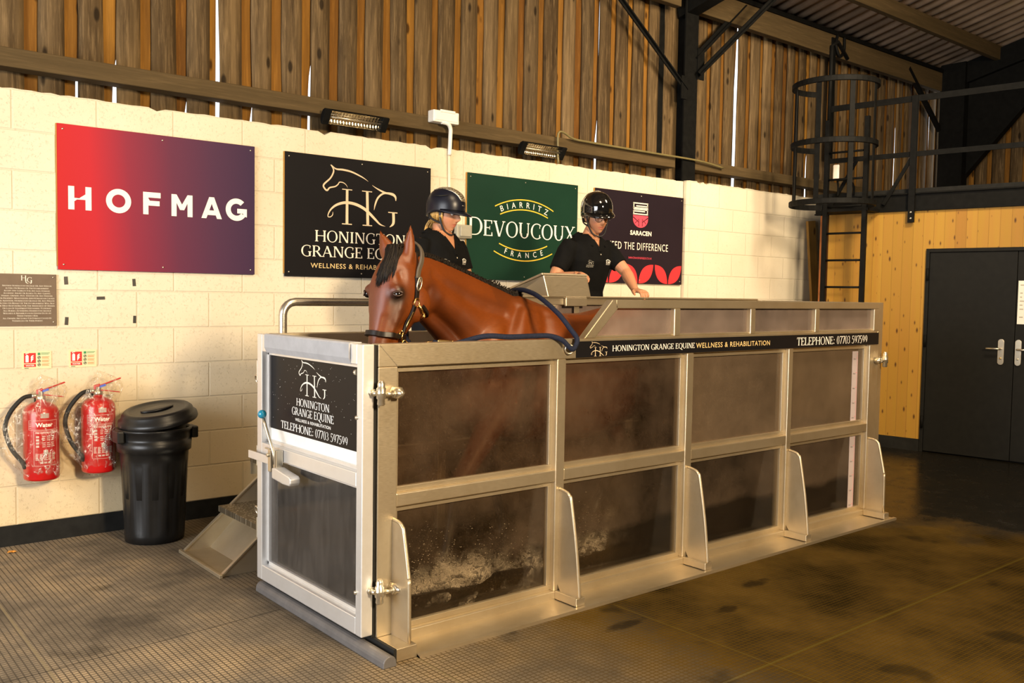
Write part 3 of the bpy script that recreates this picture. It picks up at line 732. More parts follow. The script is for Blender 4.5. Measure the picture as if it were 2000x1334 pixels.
# notice sheet on the right leaf
b = MB(); rbox(b, -1.50, -1.253, .0085, .010, 1.29, 1.69)
nt = tag(b.build('notice_sheet', M['paper']), 'white printed notice sheet stuck on the black double door', 'notice')
b = MB(); rnd = random.Random(5)
for j in range(9):
    z = 1.655 - j*.037
    for q in range(5):
        a = -1.27 - q*.042; 
        if rnd.random() < .75: rbox(b, a-.034*rnd.uniform(.5, 1), a, .0101, .0106, z-.010, z)
b.build('printed_lines', M['grey_plastic'], nt)

# steel column with knee braces
col_ = thing('steel_column', 'black steel column with knee braces behind the step in the block wall', 'column', (5.08, 2.7, 0))
b = MB(); b.box(4.985, 5.175, 2.612, 2.628, 2.3, 4.9); b.box(5.072, 5.088, 2.628, 2.97, 0.2, 4.9); b.box(4.985, 5.175, 2.97, 2.986, 0, 4.9)
b.box(4.80, 5.0, 2.79, 2.80, 2.5, 4.9)
b.build('shaft', M['black_steel'], col_)
for nm, p, q, w in (('brace', (3.98, 2.62, 4.24), (5.02, 2.62, 3.50), .06), ('brace', (5.90, 2.62, 4.48), (5.14, 2.62, 3.82), .07), ('brace', (5.14, 2.56, 3.66), (5.62, 1.95, 4.44), .06)):
    b = MB(); b.beam(p, q, w, .012, (0, 1, 0)); b.beam(p, q, .012, w, (0, 1, 0)); b.build(nm, M['black_steel'], col_)
b = MB(); b.box(4.93, 5.01, 2.60, 2.612, 3.40, 3.62); b.box(5.16, 5.26, 2.60, 2.612, 3.62, 3.92); b.build('gusset_plate', M['black_steel'], col_)
# rafter of this frame rising with the roof
b = MB(); b.beam((5.08, 2.75, 4.35), (5.08, -9, roof_z(-9)-.3), .16, .3); struct(b.build('trim_13', M['black_steel']))
# corner column and rafter of the gable
g = thing('steel_column', 'black steel corner column in the dark gable corner beyond the railing', 'column', (10.25, 2.4, 0))
b = MB(); b.box(10.18, 10.34, 2.30, 2.62, 0, 4.6); b.build('shaft', M['black_steel'], g)
b = MB(); b.beam((10.2, 2.62, 3.75), (9.30, 2.62, 4.42), .05, .05); b.build('brace', M['black_steel'], g)
b = MB(); b.add([(10.3, 2.35, 4.4), (10.3, .9, 4.75), (10.3, 2.35, 3.1), (10.42, 2.35, 4.4), (10.42, .9, 4.75), (10.42, 2.35, 3.1)], [(0, 1, 2), (5, 4, 3), (0, 3, 4, 1), (1, 4, 5, 2), (2, 5, 3, 0)])
b.build('haunch', M['black_steel'], g)
b = MB(); b.beam((10.3, 2.5, 4.42), (10.3, -9, roof_z(-9)-.25), .14, .26); struct(b.build('trim_14', M['black_steel']))
# ================================================================== SIGNS ON THE BLOCK WALL
UX, UZ = (1, 0, 0), (0, 0, 1)
YS = 2.586; YT = 2.5845
def sign(label, x0, x1, z0, z1, mat):
    r = thing('sign_board', label, 'sign', ((x0+x1)/2, 2.607, z0), 'advertising signs on the block wall')
    MB().box(x0, x1, YS, 2.598, z0, z1).build('panel', mat, r, bevel=.0015)
    MB().box(x0-.004, x0+.02, 2.592, 2.607, z0+.02, z1).box(x1-.02, x1+.001, 2.592, 2.607, z0+.02, z1-.02).box(x0+.02, x1-.02, 2.598, 2.607, z1-.04, z1+.002).build('batten', M['raw_pine'], r)
    for x in (x0+.03, (x0+x1)/2, x1-.03):
        for z in (z0+.03, z1-.03): MB().lathe([(.006, 0), (.005, .003), (.001, .004)], (x, YS, z), 8, (0, -1, 0)).build('screw', M['chrome'], r)
    return r
s1 = sign('red to purple gradient sign with wide white block capitals', -.602, .606, 1.598, 2.446, M['gradient'])
b = MB()
def gap_h():   # first letter: an H whose crossbar is a spark between two posts
    o = Vector((-.545, YT, 1.952)); h = .137
    P = lambda p: [(a*.128, q*h) for a, q in p]
    b.prism(P([(0, 0), (.26, 0), (.26, .36), (.50, .52), (.50, .50), (.26, .50), (.26, 1), (0, 1)]), o, UX, UZ, (0, -.0004, 0))
    b.prism(P([(.74, 0), (1, 0), (1, 1), (.74, 1), (.74, .68), (.38, .44), (.74, .44)]), o, UX, UZ, (0, -.0004, 0))
gap_h()
def block_letters():
    z, h, t = 1.952, .137, .034; dep = (0, -.0004, 0)
    lay = [0]
    def pg(x, w, *polys):
        for p in polys: lay[0] += 1; b.prism([(a*w, c*h) for a, c in p], (x, YT-lay[0]*4e-5, z), UX, UZ, dep)
    def ring(cx, r, a0, a1, n=40):
        for i in range(n):
            q = [math.radians(a0+(a1-a0)*(i+j)/n) for j in (0, 1)]
            b.prism([((r-t)*math.cos(q[0]), (r-t)*math.sin(q[0])), (r*math.cos(q[0]), r*math.sin(q[0])), (r*math.cos(q[1]), r*math.sin(q[1])), ((r-t)*math.cos(q[1]), (r-t)*math.sin(q[1]))], (cx, YT, z+h/2), UX, UZ, dep)
    ring(-.262, .073, 0, 360)
    pg(-.118, .106, [(0, 0), (.30, 0), (.30, 1), (0, 1)], [(.30, .76), (1, .76), (1, 1), (.30, 1)], [(.30, .40), (.94, .40), (.94, .62), (.38, .62), (.30, .72)])
    pg(.055, .133, [(0, 0), (.24, 0), (.24, 1), (0, 1)], [(.76, 0), (1, 0), (1, 1), (.76, 1)], [(.24, 1), (.24, .62), (.40, .30), (.5, .30), (.5, .55)], [(.76, 1), (.5, .55), (.5, .30), (.60, .30), (.76, .62)])
    pg(.245, .135, [(0, 0), (.24, 0), (.62, 1), (.38, 1)], [(.76, 0), (1, 0), (.62, 1), (.50, .70)], [(.26, .16), (.74, .16), (.66, .38), (.30, .38)])
    ring(.479, .073, 45, 325); pg(.484, .066, [(0, .33), (1, .33), (1, .55), (0, .55)], [(.62, .22), (1, .16), (1, .55), (.62, .55)])
block_letters()
b.build('lettering', M['white_ink'], s1)
s2 = sign('black sign with bronze horse-head monogram, partly behind the horse', .822, 2.020, 1.594, 2.442, M['sign_black'])
b = MB(); put_logo(b, (1.110, YT, 1.972), UX, UZ, .612, .414); b.build('monogram', M['bronze_ink'], s2)
b = MB(); put_text(b, 'HONINGTON', (1.049, YT, 1.842), UX, UZ, .742, .078); put_text(b, 'GRANGE EQUINE', (.944, YT, 1.736), UX, UZ, .952, .076); b.build('lettering', M['cream_ink'], s2)
b = MB(); put_text(b, 'WELLNESS & REHABILITATION', (1.016, YT, 1.657), UX, UZ, .812, .033, 'sans', bold=.004, space=1.12); b.build('small_lettering', M['gold_ink'], s2)
s3 = sign('dark green sign with white serif name between gold arcs', 2.370, 3.570, 1.607, 2.448, M['sign_green'])
b = MB(); put_text(b, 'DEVOUCOUX', (2.385, YT, 1.960), UX, UZ, 1.155, .142, small=.88)
def arch(R, w, up): 
    if up: return lambda a, q: (w/2+(R+q)*math.sin((a-w/2)/R), (R+q)*math.cos((a-w/2)/R)-R)
    return lambda a, q: (w/2+(R-q)*math.sin((a-w/2)/R), R-(R-q)*math.cos((a-w/2)/R))
put_text(b, 'BIARRITZ', (2.963-.255, YT, 2.209), UX, UZ, .51, .046, 'sans', space=2.1, warp=arch(.69, .51, True))
put_text(b, 'FRANCE', (2.963-.215, YT, 1.795), UX, UZ, .43, .044, 'sans', space=2.4, warp=arch(.72, .43, False))
b.build('lettering', M['white_ink'], s3)
b = MB()
for cx, cz, R, hw, up in ((2.966, 1.536, .738, .318, 1), (2.963, 1.504, .688, .26, 1), (2.958, 2.543, .690, .262, -1), (2.960, 2.510, .740, .318, -1)):
    th = math.asin(hw/R)
    pts = [(R*math.sin(t), up*R*math.cos(t)) for t in [(-th+2*th*i/24) for i in range(25)]]
    stroke2d(b, pts, [.009]*25, (cx, YT, cz), UX, UZ, 2)
b.build('arc_line', M['yellow_ink'], s3)
s4 = sign('plum sign with red petal border and a shield emblem', 3.782, 4.984, 1.610, 2.448, M['sign_plum'])
b = MB()
def leaf(p, q, k):
    p, q = Vector((p[0], 0, p[1])), Vector((q[0], 0, q[1])); d = q-p; n = Vector((-d.z, 0, d.x)); pts = []
    for i in range(13): t = i/12; pts.append(p + d*t + n*k*4*t*(1-t))
    for i in range(1, 12): t = 1-i/12; pts.append(p + d*t - n*k*4*t*(1-t))
    b.prism([(v.x, v.z) for v in pts], (0, YT, 0), UX, UZ, (0, -.0003, 0))
for p, q in (((3.795, 1.788), (3.962, 1.612)), ((3.975, 1.612), (4.165, 1.788)), ((4.187, 1.788), (4.352, 1.612)), ((4.366, 1.612), (4.567, 1.789)), ((4.588, 1.79), (4.770, 1.612)), ((4.783, 1.612), (4.970, 1.79))): leaf(p, q, .24)
b.build('petal_border', M['red_ink'], s4)
b = MB(); X0, Z0, w_, h_ = 4.273, 2.247, .203, .110; t = .011
def hb(a0, a1, c): b.box(X0+a0*w_, X0+a1*w_, YT-.0003, YT, Z0+c*h_-t/2, Z0+c*h_+t/2)
def vb(a, c0, c1): b.box(X0+a*w_-t/2, X0+a*w_+t/2, YT-.0003, YT, Z0+c0*h_, Z0+c1*h_)
hb(0, 1, .95); hb(0, 1, .05); hb(0, 1, .56)
vb(.04, .54, .95); vb(.96, .70, .95); hb(.20, 1, .72); vb(.96, .05, .46); vb(.04, .05, .30); hb(0, .80, .28); hb(.04, 1, .44); vb(.04, .44, .54)
put_text(b, 'SARACEN', (4.240, YT, 2.058), UX, UZ, .291, .038, 'sans', bold=.04, space=1.1)
put_text(b, 'FEED THE DIFFERENCE', (3.965, YT, 1.921), UX, UZ, .804, .066, 'sans', bold=.0, space=1.15)
b.build('lettering', M['cream_ink'], s4)
b = MB(); n = 14
half = [(4.274, 2.240), (4.478, 2.240), (4.478, 2.205)] + [(4.376+.102*math.cos(a), 2.205+.078*math.sin(a)) for a in [-PI*i/n for i in range(1, n)]] + [(4.274, 2.205)]
b.prism(half, (0, YT, 0), UX, UZ, (0, -.0003, 0)); put_text(b, 'SARACENHORSEFEEDS.CO.UK', (4.224, YT, 1.838), UX, UZ, .318, .017, 'sans')
b.build('emblem', M['pink_ink'], s4)
b = MB()
for a, e, w_ in (((4.276, 2.222), (4.350, 2.178), .010), ((4.476, 2.222), (4.402, 2.178), .010), ((4.352, 2.14), (4.352, 2.21), .008), ((4.400, 2.14), (4.400, 2.21), .008), ((4.300, 2.165), (4.346, 2.200), .007), ((4.452, 2.165), (4.406, 2.200), .007)):
    stroke2d(b, [a, e], [w_, w_*.6], (0, YT-.0004, 0), UX, UZ, 2, False)
b.build('emblem_lines', M['sign_plum'], s4)

# disclaimer plaque
pl = thing('wall_plaque', 'square brown engraved plaque with fine white text left of the black tape marks', 'plaque', (-.76, 2.607, 1.27))
MB().box(-.93, -.610, 2.597, 2.607, 1.268, 1.567).build('panel', M['plaque'], pl, bevel=.002)
b = MB(); lines = ['NEITHER HONINGTON GRANGE OR ANY PERSON', 'ACTING ON BEHALF OF THE ESTABLISHMENT', 'ACCEPT ANY LIABILITY FOR ANY LOSS, DAMAGE,', 'ACCIDENT, INJURY OR ILLNESS TO ANY CLIENTS,', 'HORSES, OWNERS, PETS, VISITORS OR ANY PERSONS', 'OR PROPERTY WHATSOEVER AND HOWSOEVER CAUSED', 'IN ADDITION, HONINGTON GRANGE OR ANY PERSON', 'ACTING ON BEHALF OF THE ESTABLISHMENT WILL NOT', 'BE HELD RESPONSIBLE FOR THE INSURANCE OF HORSES', 'OR LOSS OF EQUIPMENT PERTAINING TO HORSES.', 'ALL HORSES ATTENDING HONINGTON GRANGE', 'WELLNESS & REHABILITATION CENTER DO SO AT', "THEIR OWNER'S RISK", 'ALL OWNERS ARE LIABLE FOR DAMAGE CAUSED BY', 'THEMSELVES OR THEIR HORSES.']
wd = [.255, .225, .24, .245, .265, .285, .285, .285, .288, .255, .25, .25, .11, .255, .16]
for i, (t_, w_) in enumerate(zip(lines, wd)): put_text(b, t_, (-.765, 2.5955, 1.4955-i*.01437), UX, UZ, w_, .0078, 'serif', 'c', small=.85)
put_text(b, 'H', (-.797, 2.5955, 1.530), UX, UZ, .028, .028); put_text(b, 'G', (-.766, 2.5955, 1.520), UX, UZ, .027, .028)
stroke2d(b, [(-.772, 1.530), (-.770, 1.518), (-.758, 1.512)], [.004, .004, .001], (0, 2.5955, 0), UX, UZ); stroke2d(b, [(-.742, 1.525), (-.744, 1.516), (-.752, 1.511)], [.004, .004, .001], (0, 2.5955, 0), UX, UZ)
b.build('lettering', M['cream_ink'], pl)
for x in (-.912, -.628):
    for z in (1.29, 1.55): MB().lathe([(.005, 0), (.004, .003), (.001, .004)], (x, 2.597, z), 8, (0, -1, 0)).build('screw', M['chrome'], pl)
# tape marks
for (x, z, w_, h_, r_), l in zip(((-.556, 1.534, .022, .047, 3), (-.168, 1.530, .020, .045, 4), (-.363, 1.432, .048, .019, 2), (-.555, 1.295, .020, .047, -4), (-.166, 1.302, .019, .046, -2)),
      ('top left', 'top right', 'lying level in the middle', 'bottom left', 'bottom right')):
    a = math.radians(r_); u = Vector((math.cos(a), 0, math.sin(a))); v = Vector((-math.sin(a), 0, math.cos(a)))
    o = MB().prism([(-w_/2, -h_/2), (w_/2, -h_/2), (w_/2*.96, h_/2), (-w_/2*.96, h_/2)], (x, 2.607, z), u, v, (0, -.0012, 0)).build('tape_strip', M['tape'])
    tag(o, ('strip of black tape lying level in the middle of five on the white wall' if 'level' in l else 'upright strip of black tape, %s of the five on the white wall' % l), 'tape', 'black tape strips on the block wall')
# water extinguisher signs
def fire_sign(x, z, label):
    r = thing('safety_sign', label, 'sign', (x, 2.607, z), 'water extinguisher signs on the block wall')
    w_, h_ = .155, .103; y = 2.6035
    MB().box(x, x+w_, 2.604, 2.607, z, z+h_).build('card', M['glow_card'], r)
    b = MB(); b.box(x+.010, x+.072, y, y+.0004, z+.034, z+h_-.010).box(x+.010, x+.072, y, y+.0004, z+.012, z+.029); b.build('red_field', M['fire_red'], r)
    b = MB(); yy = y-.0004
    b.prism([(0, 0), (.016, 0), (.016, .036), (.011, .043), (.005, .043), (0, .036)], (x+.018, yy, z+.040), UX, UZ, (0, -.0002, 0))
    stroke2d(b, [(.004, .045), (.002, .050), (.016, .052)], [.003]*3, (x+.018, yy, z+.040), UX, UZ)
    for k in range(3): stroke2d(b, [(.0, .0+.012*k), (.006, .014+.010*k), (.016, .020+.010*k)], [.002, .007, .001], (x+.046, yy, z+.040), UX, UZ)
    put_text(b, 'WATER', (x+.041, yy, z+.0165), UX, UZ, .046, .008, 'sans', 'c', bold=.02); b.build('pictogram', M['white_ink'], r)
    b = MB(); b.box(x+.082, x+.096, yy, yy+.0002, z+.080, z+.094); b.box(x+.100, x+.146, yy, yy+.0002, z+.090, z+.0925); b.box(x+.100, x+.140, yy, yy+.0002, z+.084, z+.0865); b.build('green_mark', M['green_ink'], r)
    b = MB()
    for k in range(3):
        b.torus((x+.089, yy, z+.066-k*.021), .007, .0013, (0, 1, 0), 14, 4)
        stroke2d(b, [(-.004, -.003), (.001, .001), (.003, .005)], [.001, .004, .001], (x+.089, yy, z+.066-k*.021), UX, UZ)
    b.box(x+.012, x+.034, yy, yy+.0002, z+.004, z+.007); b.build('black_mark', M['dark_ink'], r)
    b = MB()
    for k in range(3):
        for q in range(3): b.box(x+.104, x+.104+(.040, .034, .038)[q], yy, yy+.0002, z+.069-k*.021-q*.005, z+.0712-k*.021-q*.005)
    b.build('orange_text', M['orange_ink'], r)
fire_sign(-.795, 1.018, 'small water extinguisher sign on the wall under the brown plaque')
fire_sign(-.545, 1.019, 'small water extinguisher sign on the wall under the black tape strips')

# fire extinguishers in clear plastic bags
def cyl_map(mb, cx, cy, r, ph):
    mb.v = [(cx + r*math.sin(p[0]/r+ph), cy - r*math.cos(p[0]/r+ph), p[2]) for p in mb.v]; return mb
def extinguisher(cx, cy, z0, R, label):
    r = thing('fire_extinguisher', label, 'fire extinguisher', (cx, cy, z0), 'red water extinguishers bagged in clear film')
    b = MB(); H = .435
    b.lathe([(.02, 0), (R-.012, 0), (R-.004, .004), (R, .014), (R, H-.055), (R*.96, H-.035), (R*.82, H-.012), (R*.55, H+.004), (.03, H+.010), (.024, H+.02), (.022, H+.035)], (cx, cy, z0), 36)
    b.build('cylinder', M['red'], r)
    b = MB(); b.lathe([(.020, 0), (.026, .004), (.026, .022), (.018, .026), (.018, .05), (.008, .054)], (cx, cy, z0+H+.02), 16)
    b.tube([(cx-.01, cy, z0+H+.045), (cx-.05, cy-.005, z0+H+.047)], .013, 10); b.build('valve', M['chrome'], r)
    b = MB(); zc = z0+H
    b.beam((cx-.012, cy-.004, zc+.070), (cx+.125, cy-.012, zc+.118), .022, .007); b.beam((cx+.004, cy-.004, zc+.052), (cx+.118, cy-.012, zc+.034), .022, .006)
    b.tube([(cx-.016, cy, zc+.04), (cx-.016, cy, zc+.075), (cx+.01, cy, zc+.08)], .010, 8); b.build('handle', M['red'], r, bevel=.002)
    MB().beam((cx+.006, cy-.02, zc+.072), (cx+.036, cy-.022, zc+.082), .012, .012).build('safety_pin', M['blue_tag'], r)
    b = MB(); b.tube(catmull([(cx-.05, cy-.005, zc+.047), (cx-.10, cy-.02, zc+.035), (cx-.165, cy-.03, zc-.04), (cx-.190, cy-.03, zc-.13), (cx-.160, cy-.03, zc-.24), (cx-.105, cy-.03, zc-.325), (cx-.09, cy-.02, zc-.36)], 6), .0125, 10); b.build('hose', M['rubber'], r)
    # printed label wraps round the front
    ph = -.12; rr = R+.0008; b = MB()
    def outl(x0, x1, za, zb, t=.0018):
        for q in (za, zb):
            for k in range(8): b.box(x0+(x1-x0)*k/8, x0+(x1-x0)*(k+1)/8, -.0002, .0002, q-t/2, q+t/2)
        b.box(x0-t/2, x0+t/2, -.0002, .0002, za, zb); b.box(x1-t/2, x1+t/2, -.0002, .0002, za, zb)
    w_ = R*.82; za = z0+.295
    outl(-w_*1.0, w_*1.08, za, za+.052); put_text(b, 'Water', (.008, 0, za+.017), UX, UZ, .092, .022, 'sans', 'c', bold=.03)
    outl(-w_*.62, w_*1.08, z0+.09, za-.006)
    put_text(b, 'FIRE EXTINGUISHER', (.015, 0, za-.022), UX, UZ, .105, .010, 'sans', 'c', bold=.01)
    rnd = random.Random(7)
    for k in range(6):
        for q in range(3): b.box(-.004+q*.024, -.004+q*.024+rnd.uniform(.014, .021), -.0002, .0002, za-.040-k*.0105-(k//3)*.006, za-.0355-k*.0105-(k//3)*.006)
    for q in range(4): b.box(-.036, -.020, -.0002, .0002, za-.046-q*.018, za-.034-q*.018)
    b.box(.002, .026, -.0002, .0002, za-.140, za-.115)
    for k in range(6):
        for q in range(5): b.box(-.040+q*.022, -.040+q*.022+rnd.uniform(.013, .020), -.0002, .0002, z0+.122+k*.0066, z0+.1255+k*.0066)
    for q in range(3): b.box(-.015+q*.02, .0+q*.02, -.0002, .0002, z0+.103, z0+.112)
    for p0 in range(4): b.box(-w_*.95, -w_*.80, -.0002, .0002, za+.008+p0*.010, za+.011+p0*.010)
    cyl_map(b, cx, cy, rr, ph); b.build('label_print', M['white_ink'], r, fix=False)
    b = MB()
    for k in range(4): b.box(-.012+k*.011, -.001+k*.011, -.0004, .0004, z0+.362, z0+.388)
    cyl_map(b, cx, cy, rr, ph); st = b.build('service_sticker', M['white_plastic'], r, fix=False)
    b = MB()
    for k in range(3):
        for q in range(3): b.box(-.010+q*.014, .001+q*.014, -.0008, -.0004, z0+.368+k*.006, z0+.3705+k*.006)
    cyl_map(b, cx, cy, rr, ph); b.build('sticker_print', M['red_ink'], st, fix=False)
    MB().box(cx-.03, cx+.03, cy+R-.01, 2.607, z0+H-.16, z0+H-.02).box(cx-.012, cx+.012, cy+.015, cy+R, z0+H+.02, z0+H+.03).box(cx-.012, cx+.012, cy+R-.004, 2.607, z0+H-.1, z0+H+.03).build('wall_bracket', M['black_steel'], r)
    # crumpled bag
    b = MB(); rings = []; nu = 40
    prof = [(-.02, .45), (.0, .92), (.05, 1.10), (.12, 1.15), (.20, 1.18), (.28, 1.25), (.36, 1.28), (.42, 1.22), (.47, 1.05), (.51, .85), (.55, .55), (.575, .12)]
    for z, s_ in prof:
        rg = []
        for k in range(nu):
            a = 2*PI*k/nu; ca, sa = math.cos(a), math.sin(a)
            f = R*s_*(1+.06*math.sin(7*a+z*40)+.05*math.sin(11*a-z*23))
            ex = f*ca; ey = f*sa*.95
            if ca < 0: ex *= 1 + 1.05*max(0, math.sin(PI*min(1, max(0, (z-.03)/.48))))
            else: ex *= 1 + .50*max(0, min(1, (z-.42)/.08))
            rg.append((cx+ex+.02*math.sin(z*30), min(cy+ey, 2.602), z0+z+.03*ca*(z > .3)))
        rings.append(rg)
    b.loft(rings, False, True); o = b.build('plastic_wrap', M['film'], r, label='crumpled clear plastic bag')
    sd = o.modifiers.new('s', 'SUBSURF'); sd.levels = sd.render_levels = 1
    return r
extinguisher(-.722, 2.497, .392, .094, 'red water fire extinguisher hung below the brown plaque, farthest from the bin')
extinguisher(-.412, 2.497, .402, .094, 'red water fire extinguisher hung next to the black bin')

# black dustbin with its lid askew
bn = thing('dustbin', 'black ribbed plastic dustbin with its lid resting askew', 'bin', (-.155, 2.285, 0))
cx, cy = -.155, 2.285
def bin_body():
    b = MB(); n = 96; rings = []
    for z, rr, rib in ((0.0, .150, 0), (.004, .166, 0), (.05, .170, 0), (.07, .171, 1), (.46, .189, 1), (.48, .190, 0), (.535, .193, 0), (.54, .207, 0), (.60, .211, 0), (.605, .200, 0), (.62, .203, 0), (.655, .206, 0), (.66, .214, 0), (.672, .214, 0), (.674, .200, 0), (.45, .185, 0), (.03, .160, 0)):
        rg = []
        for k in range(n):
            a = 2*PI*k/n; r_ = rr - (.006 if rib and (k % 8) in (2, 3, 4, 5) else 0)
            rg.append((cx+r_*math.cos(a), cy+r_*math.sin(a), z))
        rings.append(rg)
    return b.loft(rings, True, True)
bin_body().build('body', M['bin'], bn)
for s_ in (-1, 1):
    b = MB(); b.obox((cx+s_*.215, cy-.03, .635), (.020, 0, 0), (0, .055, 0), (0, 0, .035)); b.build('side_handle', M['bin'], bn, bevel=.008)
b = MB(); b.lathe([(.190, -.012), (.222, -.012), (.226, -.004), (.222, .018), (.206, .026), (.200, .050), (.185, .064), (.165, .066), (.155, .058), (.120, .056), (.085, .058), (.06, .055), (.002, .054)], (0, 0, 0), 48)
lid_M = Matrix.Translation((cx+.02, cy-.01, .722)) @ Matrix.Rotation(math.radians(-9), 4, 'Y') @ Matrix.Rotation(math.radians(5), 4, 'X')
b.xf(lid_M); ld = b.build('lid', M['bin'], bn)
b = MB(); b.lathe([(.004, .0), (.055, .0), (.070, .004), (.078, .016), (.070, .026), (.05, .030), (.004, .031)], (0, 0, 0), 32); b.v = [(p[0]*1.25, p[1]*.62, p[2]*.5+.054) for p in b.v]
b.xf(lid_M); b.build('lid_grip', M['bin'], ld)

# infrared heaters on the rail
def m_reflector():
    k = NT('heater_reflector'); x, y, z = k.sep(k.pos())
    s = k.math('SINE', k.math('MULTIPLY', x, 260)); n = k.noise(40, 3)
    return k.set(color=(.86, .78, .62), metal=1.0, rough=.18, normal=k.bump(k.math('ADD', s, n), .5, .004))
M['reflector'] = m_reflector()
def heater(x0, x1, z, label):
    y = 2.575; r = thing('infrared_heater', label, 'heater', ((x0+x1)/2, y, z), 'slim infrared heaters on the wall rail')
    t = math.radians(32); v = Vector((0, math.sin(t), -math.cos(t))); w = Vector((0, -math.cos(t), -math.sin(t)))
    o = Vector((x0, y-.035, z+.052))
    prof = [(0, .0), (.0, .018), (.02, .038), (.055, .045), (.09, .038), (.11, .018), (.11, 0)]
    b = MB(); L = Vector((x1-x0, 0, 0))
    # open trough: outer housing and reflector inside, opening along w
    rings = [[o + L*q + v*(a) - w*(c) for a, c in prof] + [o + L*q + v*a_ - w*c_ for a_, c_ in [(.106, 0), (.104, .016), (.086, .032), (.055, .038), (.024, .032), (.006, .016), (.004, 0)]] for q in (0.09, .91)]
    b.loft(rings, True, False); b.build('housing', M['black_steel'], r)
    b = MB(); vs_, fs = [], []
    ip = [(.005, -.001), (.007, .015), (.025, .030), (.055, .036), (.085, .030), (.103, .015), (.105, -.001)]
    for q in (.10, .90): vs_ += [o + L*q + v*a - w*c for a, c in ip]
    fs = [(k, k+1, k+8, k+7) for k in range(6)]; b.add(vs_, fs, True); rf = b.build('reflector', M['reflector'], r, fix=False)
    b = MB(); b.tube([o + L*.10 + v*.055 - w*.012, o + L*.90 + v*.055 - w*.012], .007, 10); b.build('lamp_tube', M['chrome'], rf)
    for q0, q1 in ((0, .10), (.90, 1.0)):
        b = MB(); rg = [[o + L*q + v*(a*1.03-.002) - w*(c*1.05-.006) for a, c in prof] for q in (q0, q1)]; b.loft(rg, True, False); b.build('end_cap', M['black_steel'], r, bevel=.003)
    b = MB()
    for a_ in (.03, .08): b.tube([o + L*.09 + v*a_ + w*.004, o + L*.91 + v*a_ + w*.004], .0012, 5)
    b.build('wire_guard', M['chrome'], r)
    b = MB(); b.box((x0+x1)/2-.02, (x0+x1)/2+.02, y+.03, 2.635, z+.02, z+.06); b.build('bracket', M['black_steel'], r)
    return r
heater(1.10, 1.62, 2.705, 'slim silver infrared heater under the rail above the black monogram sign')
heater(2.90, 3.39, 2.690, 'slim silver infrared heater under the rail above the green sign')
# white isolator box with its conduit
j = thing('isolator_box', 'white isolator box with conduit on the timber rail over the green sign', 'electrical box', (2.14, 2.63, 2.80))
MB().box(2.015, 2.255, 2.55, 2.63, 2.795, 2.885).build('body', M['white_plastic'], j, bevel=.008)
MB().box(2.075, 2.215, 2.544, 2.552, 2.872, 2.892).box(2.03, 2.24, 2.545, 2.551, 2.81, 2.86).build('cover', M['white_plastic'], j, bevel=.003)
b = MB(); b.tube(catmull([(2.10, 2.565, 2.80), (2.155, 2.56, 2.792), (2.185, 2.568, 2.76), (2.19, 2.575, 2.70), (2.192, 2.585, 2.56)], 6), .016, 10); b.build('conduit', M['white_plastic'], j)
tag(MB().tube([(2.192, 2.592, 2.56), (2.20, 2.594, 2.3), (2.205, 2.594, 2.04)], .012, 8).build('wall_conduit', M['conduit']), 'cream painted conduit running down the wall beside the green sign', 'conduit')
j = thing('socket_box', 'grey weatherproof socket box on the wall between the navy-helmeted person and the green sign', 'electrical box', (2.30, 2.607, 1.93))
MB().box(2.235, 2.385, 2.535, 2.607, 1.925, 2.030).build('body', M['grey_plastic'], j, bevel=.008)
MB().box(2.262, 2.372, 2.522, 2.537, 1.937, 2.018).build('cover', M['grey_plastic'], j, bevel=.006)
MB().lathe([(.012, 0), (.014, .03), (.010, .04)], (2.243, 2.56, 1.945), 10, (-1, 0, 0)).build('cable_gland', M['black_steel'], j)
b = MB(); b.tube(catmull([(3.335, 2.59, 2.615), (3.335, 2.60, 2.75), (3.34, 2.60, 2.87), (3.40, 2.60, 2.885), (3.52, 2.60, 2.845), (3.75, 2.60, 2.838), (4.5, 2.60, 2.835), (5.2, 2.59, 2.83), (5.6, 2.60, 2.80)], 6), .010, 8)
tag(b.build('power_cable', simple('yellow_grey_cable', (.16, .13, .05), .5)), 'dark cable looping up over the rail and along to the steel column', 'cable')
# leaning boards by the ladder
b = MB(); b.beam((7.125, 2.55, 2.36), (7.36, 2.48, .0), .145, .03, (0, 1, 0))
tag(b.build('timber_board', M['raw_pine']), 'pine board leaning on the white wall left of the ladder', 'board')
b = MB(); rbox(b, .585, .655, -.05, .02, 0, 2.37); tag(b.build('timber_post', M['red_pine']), 'reddish timber post standing behind the black ladder', 'post')

# ladder with safety cage up to the loft
ld = thing('cage_ladder', 'black steel ladder with a hooped safety cage beside the pine wall', 'ladder', tuple(rw(.28, .3, 0)))
aL, aR, of = .475, .075, .30
for a in (aL, aR):
    b = MB(); rbox(b, a-.022, a+.022, of-.006, of+.006+.03, 0, 3.30); b.build('rail', M['black_steel'], ld)
for k in range(11):
    z = .26 + k*.271
    b = MB(); b.tube([rw(aR, of+.015, z), rw(aL, of+.015, z)], .011, 8); b.build('rung', M['black_steel'], ld)
def hoop(z, full):
    b = MB(); pts = []; ac = (aL+aR)/2
    a0, a1 = (-40, 220) if not full else (-62, 242)
    for i in range(33):
        t = math.radians(a0 + (a1-a0)*i/32); pts.append(rw(ac + .40*math.cos(t), of + .33 + .38*math.sin(t), z))
    b.ribbon(pts, [(p - rw(ac, of+.33, z)).normalized() for p in pts], .055, .010)
    b.build('cage_hoop', M['black_steel'], ld)
for z, fu in ((2.42, True), (2.99, False), (3.56, False)): hoop(z, fu)
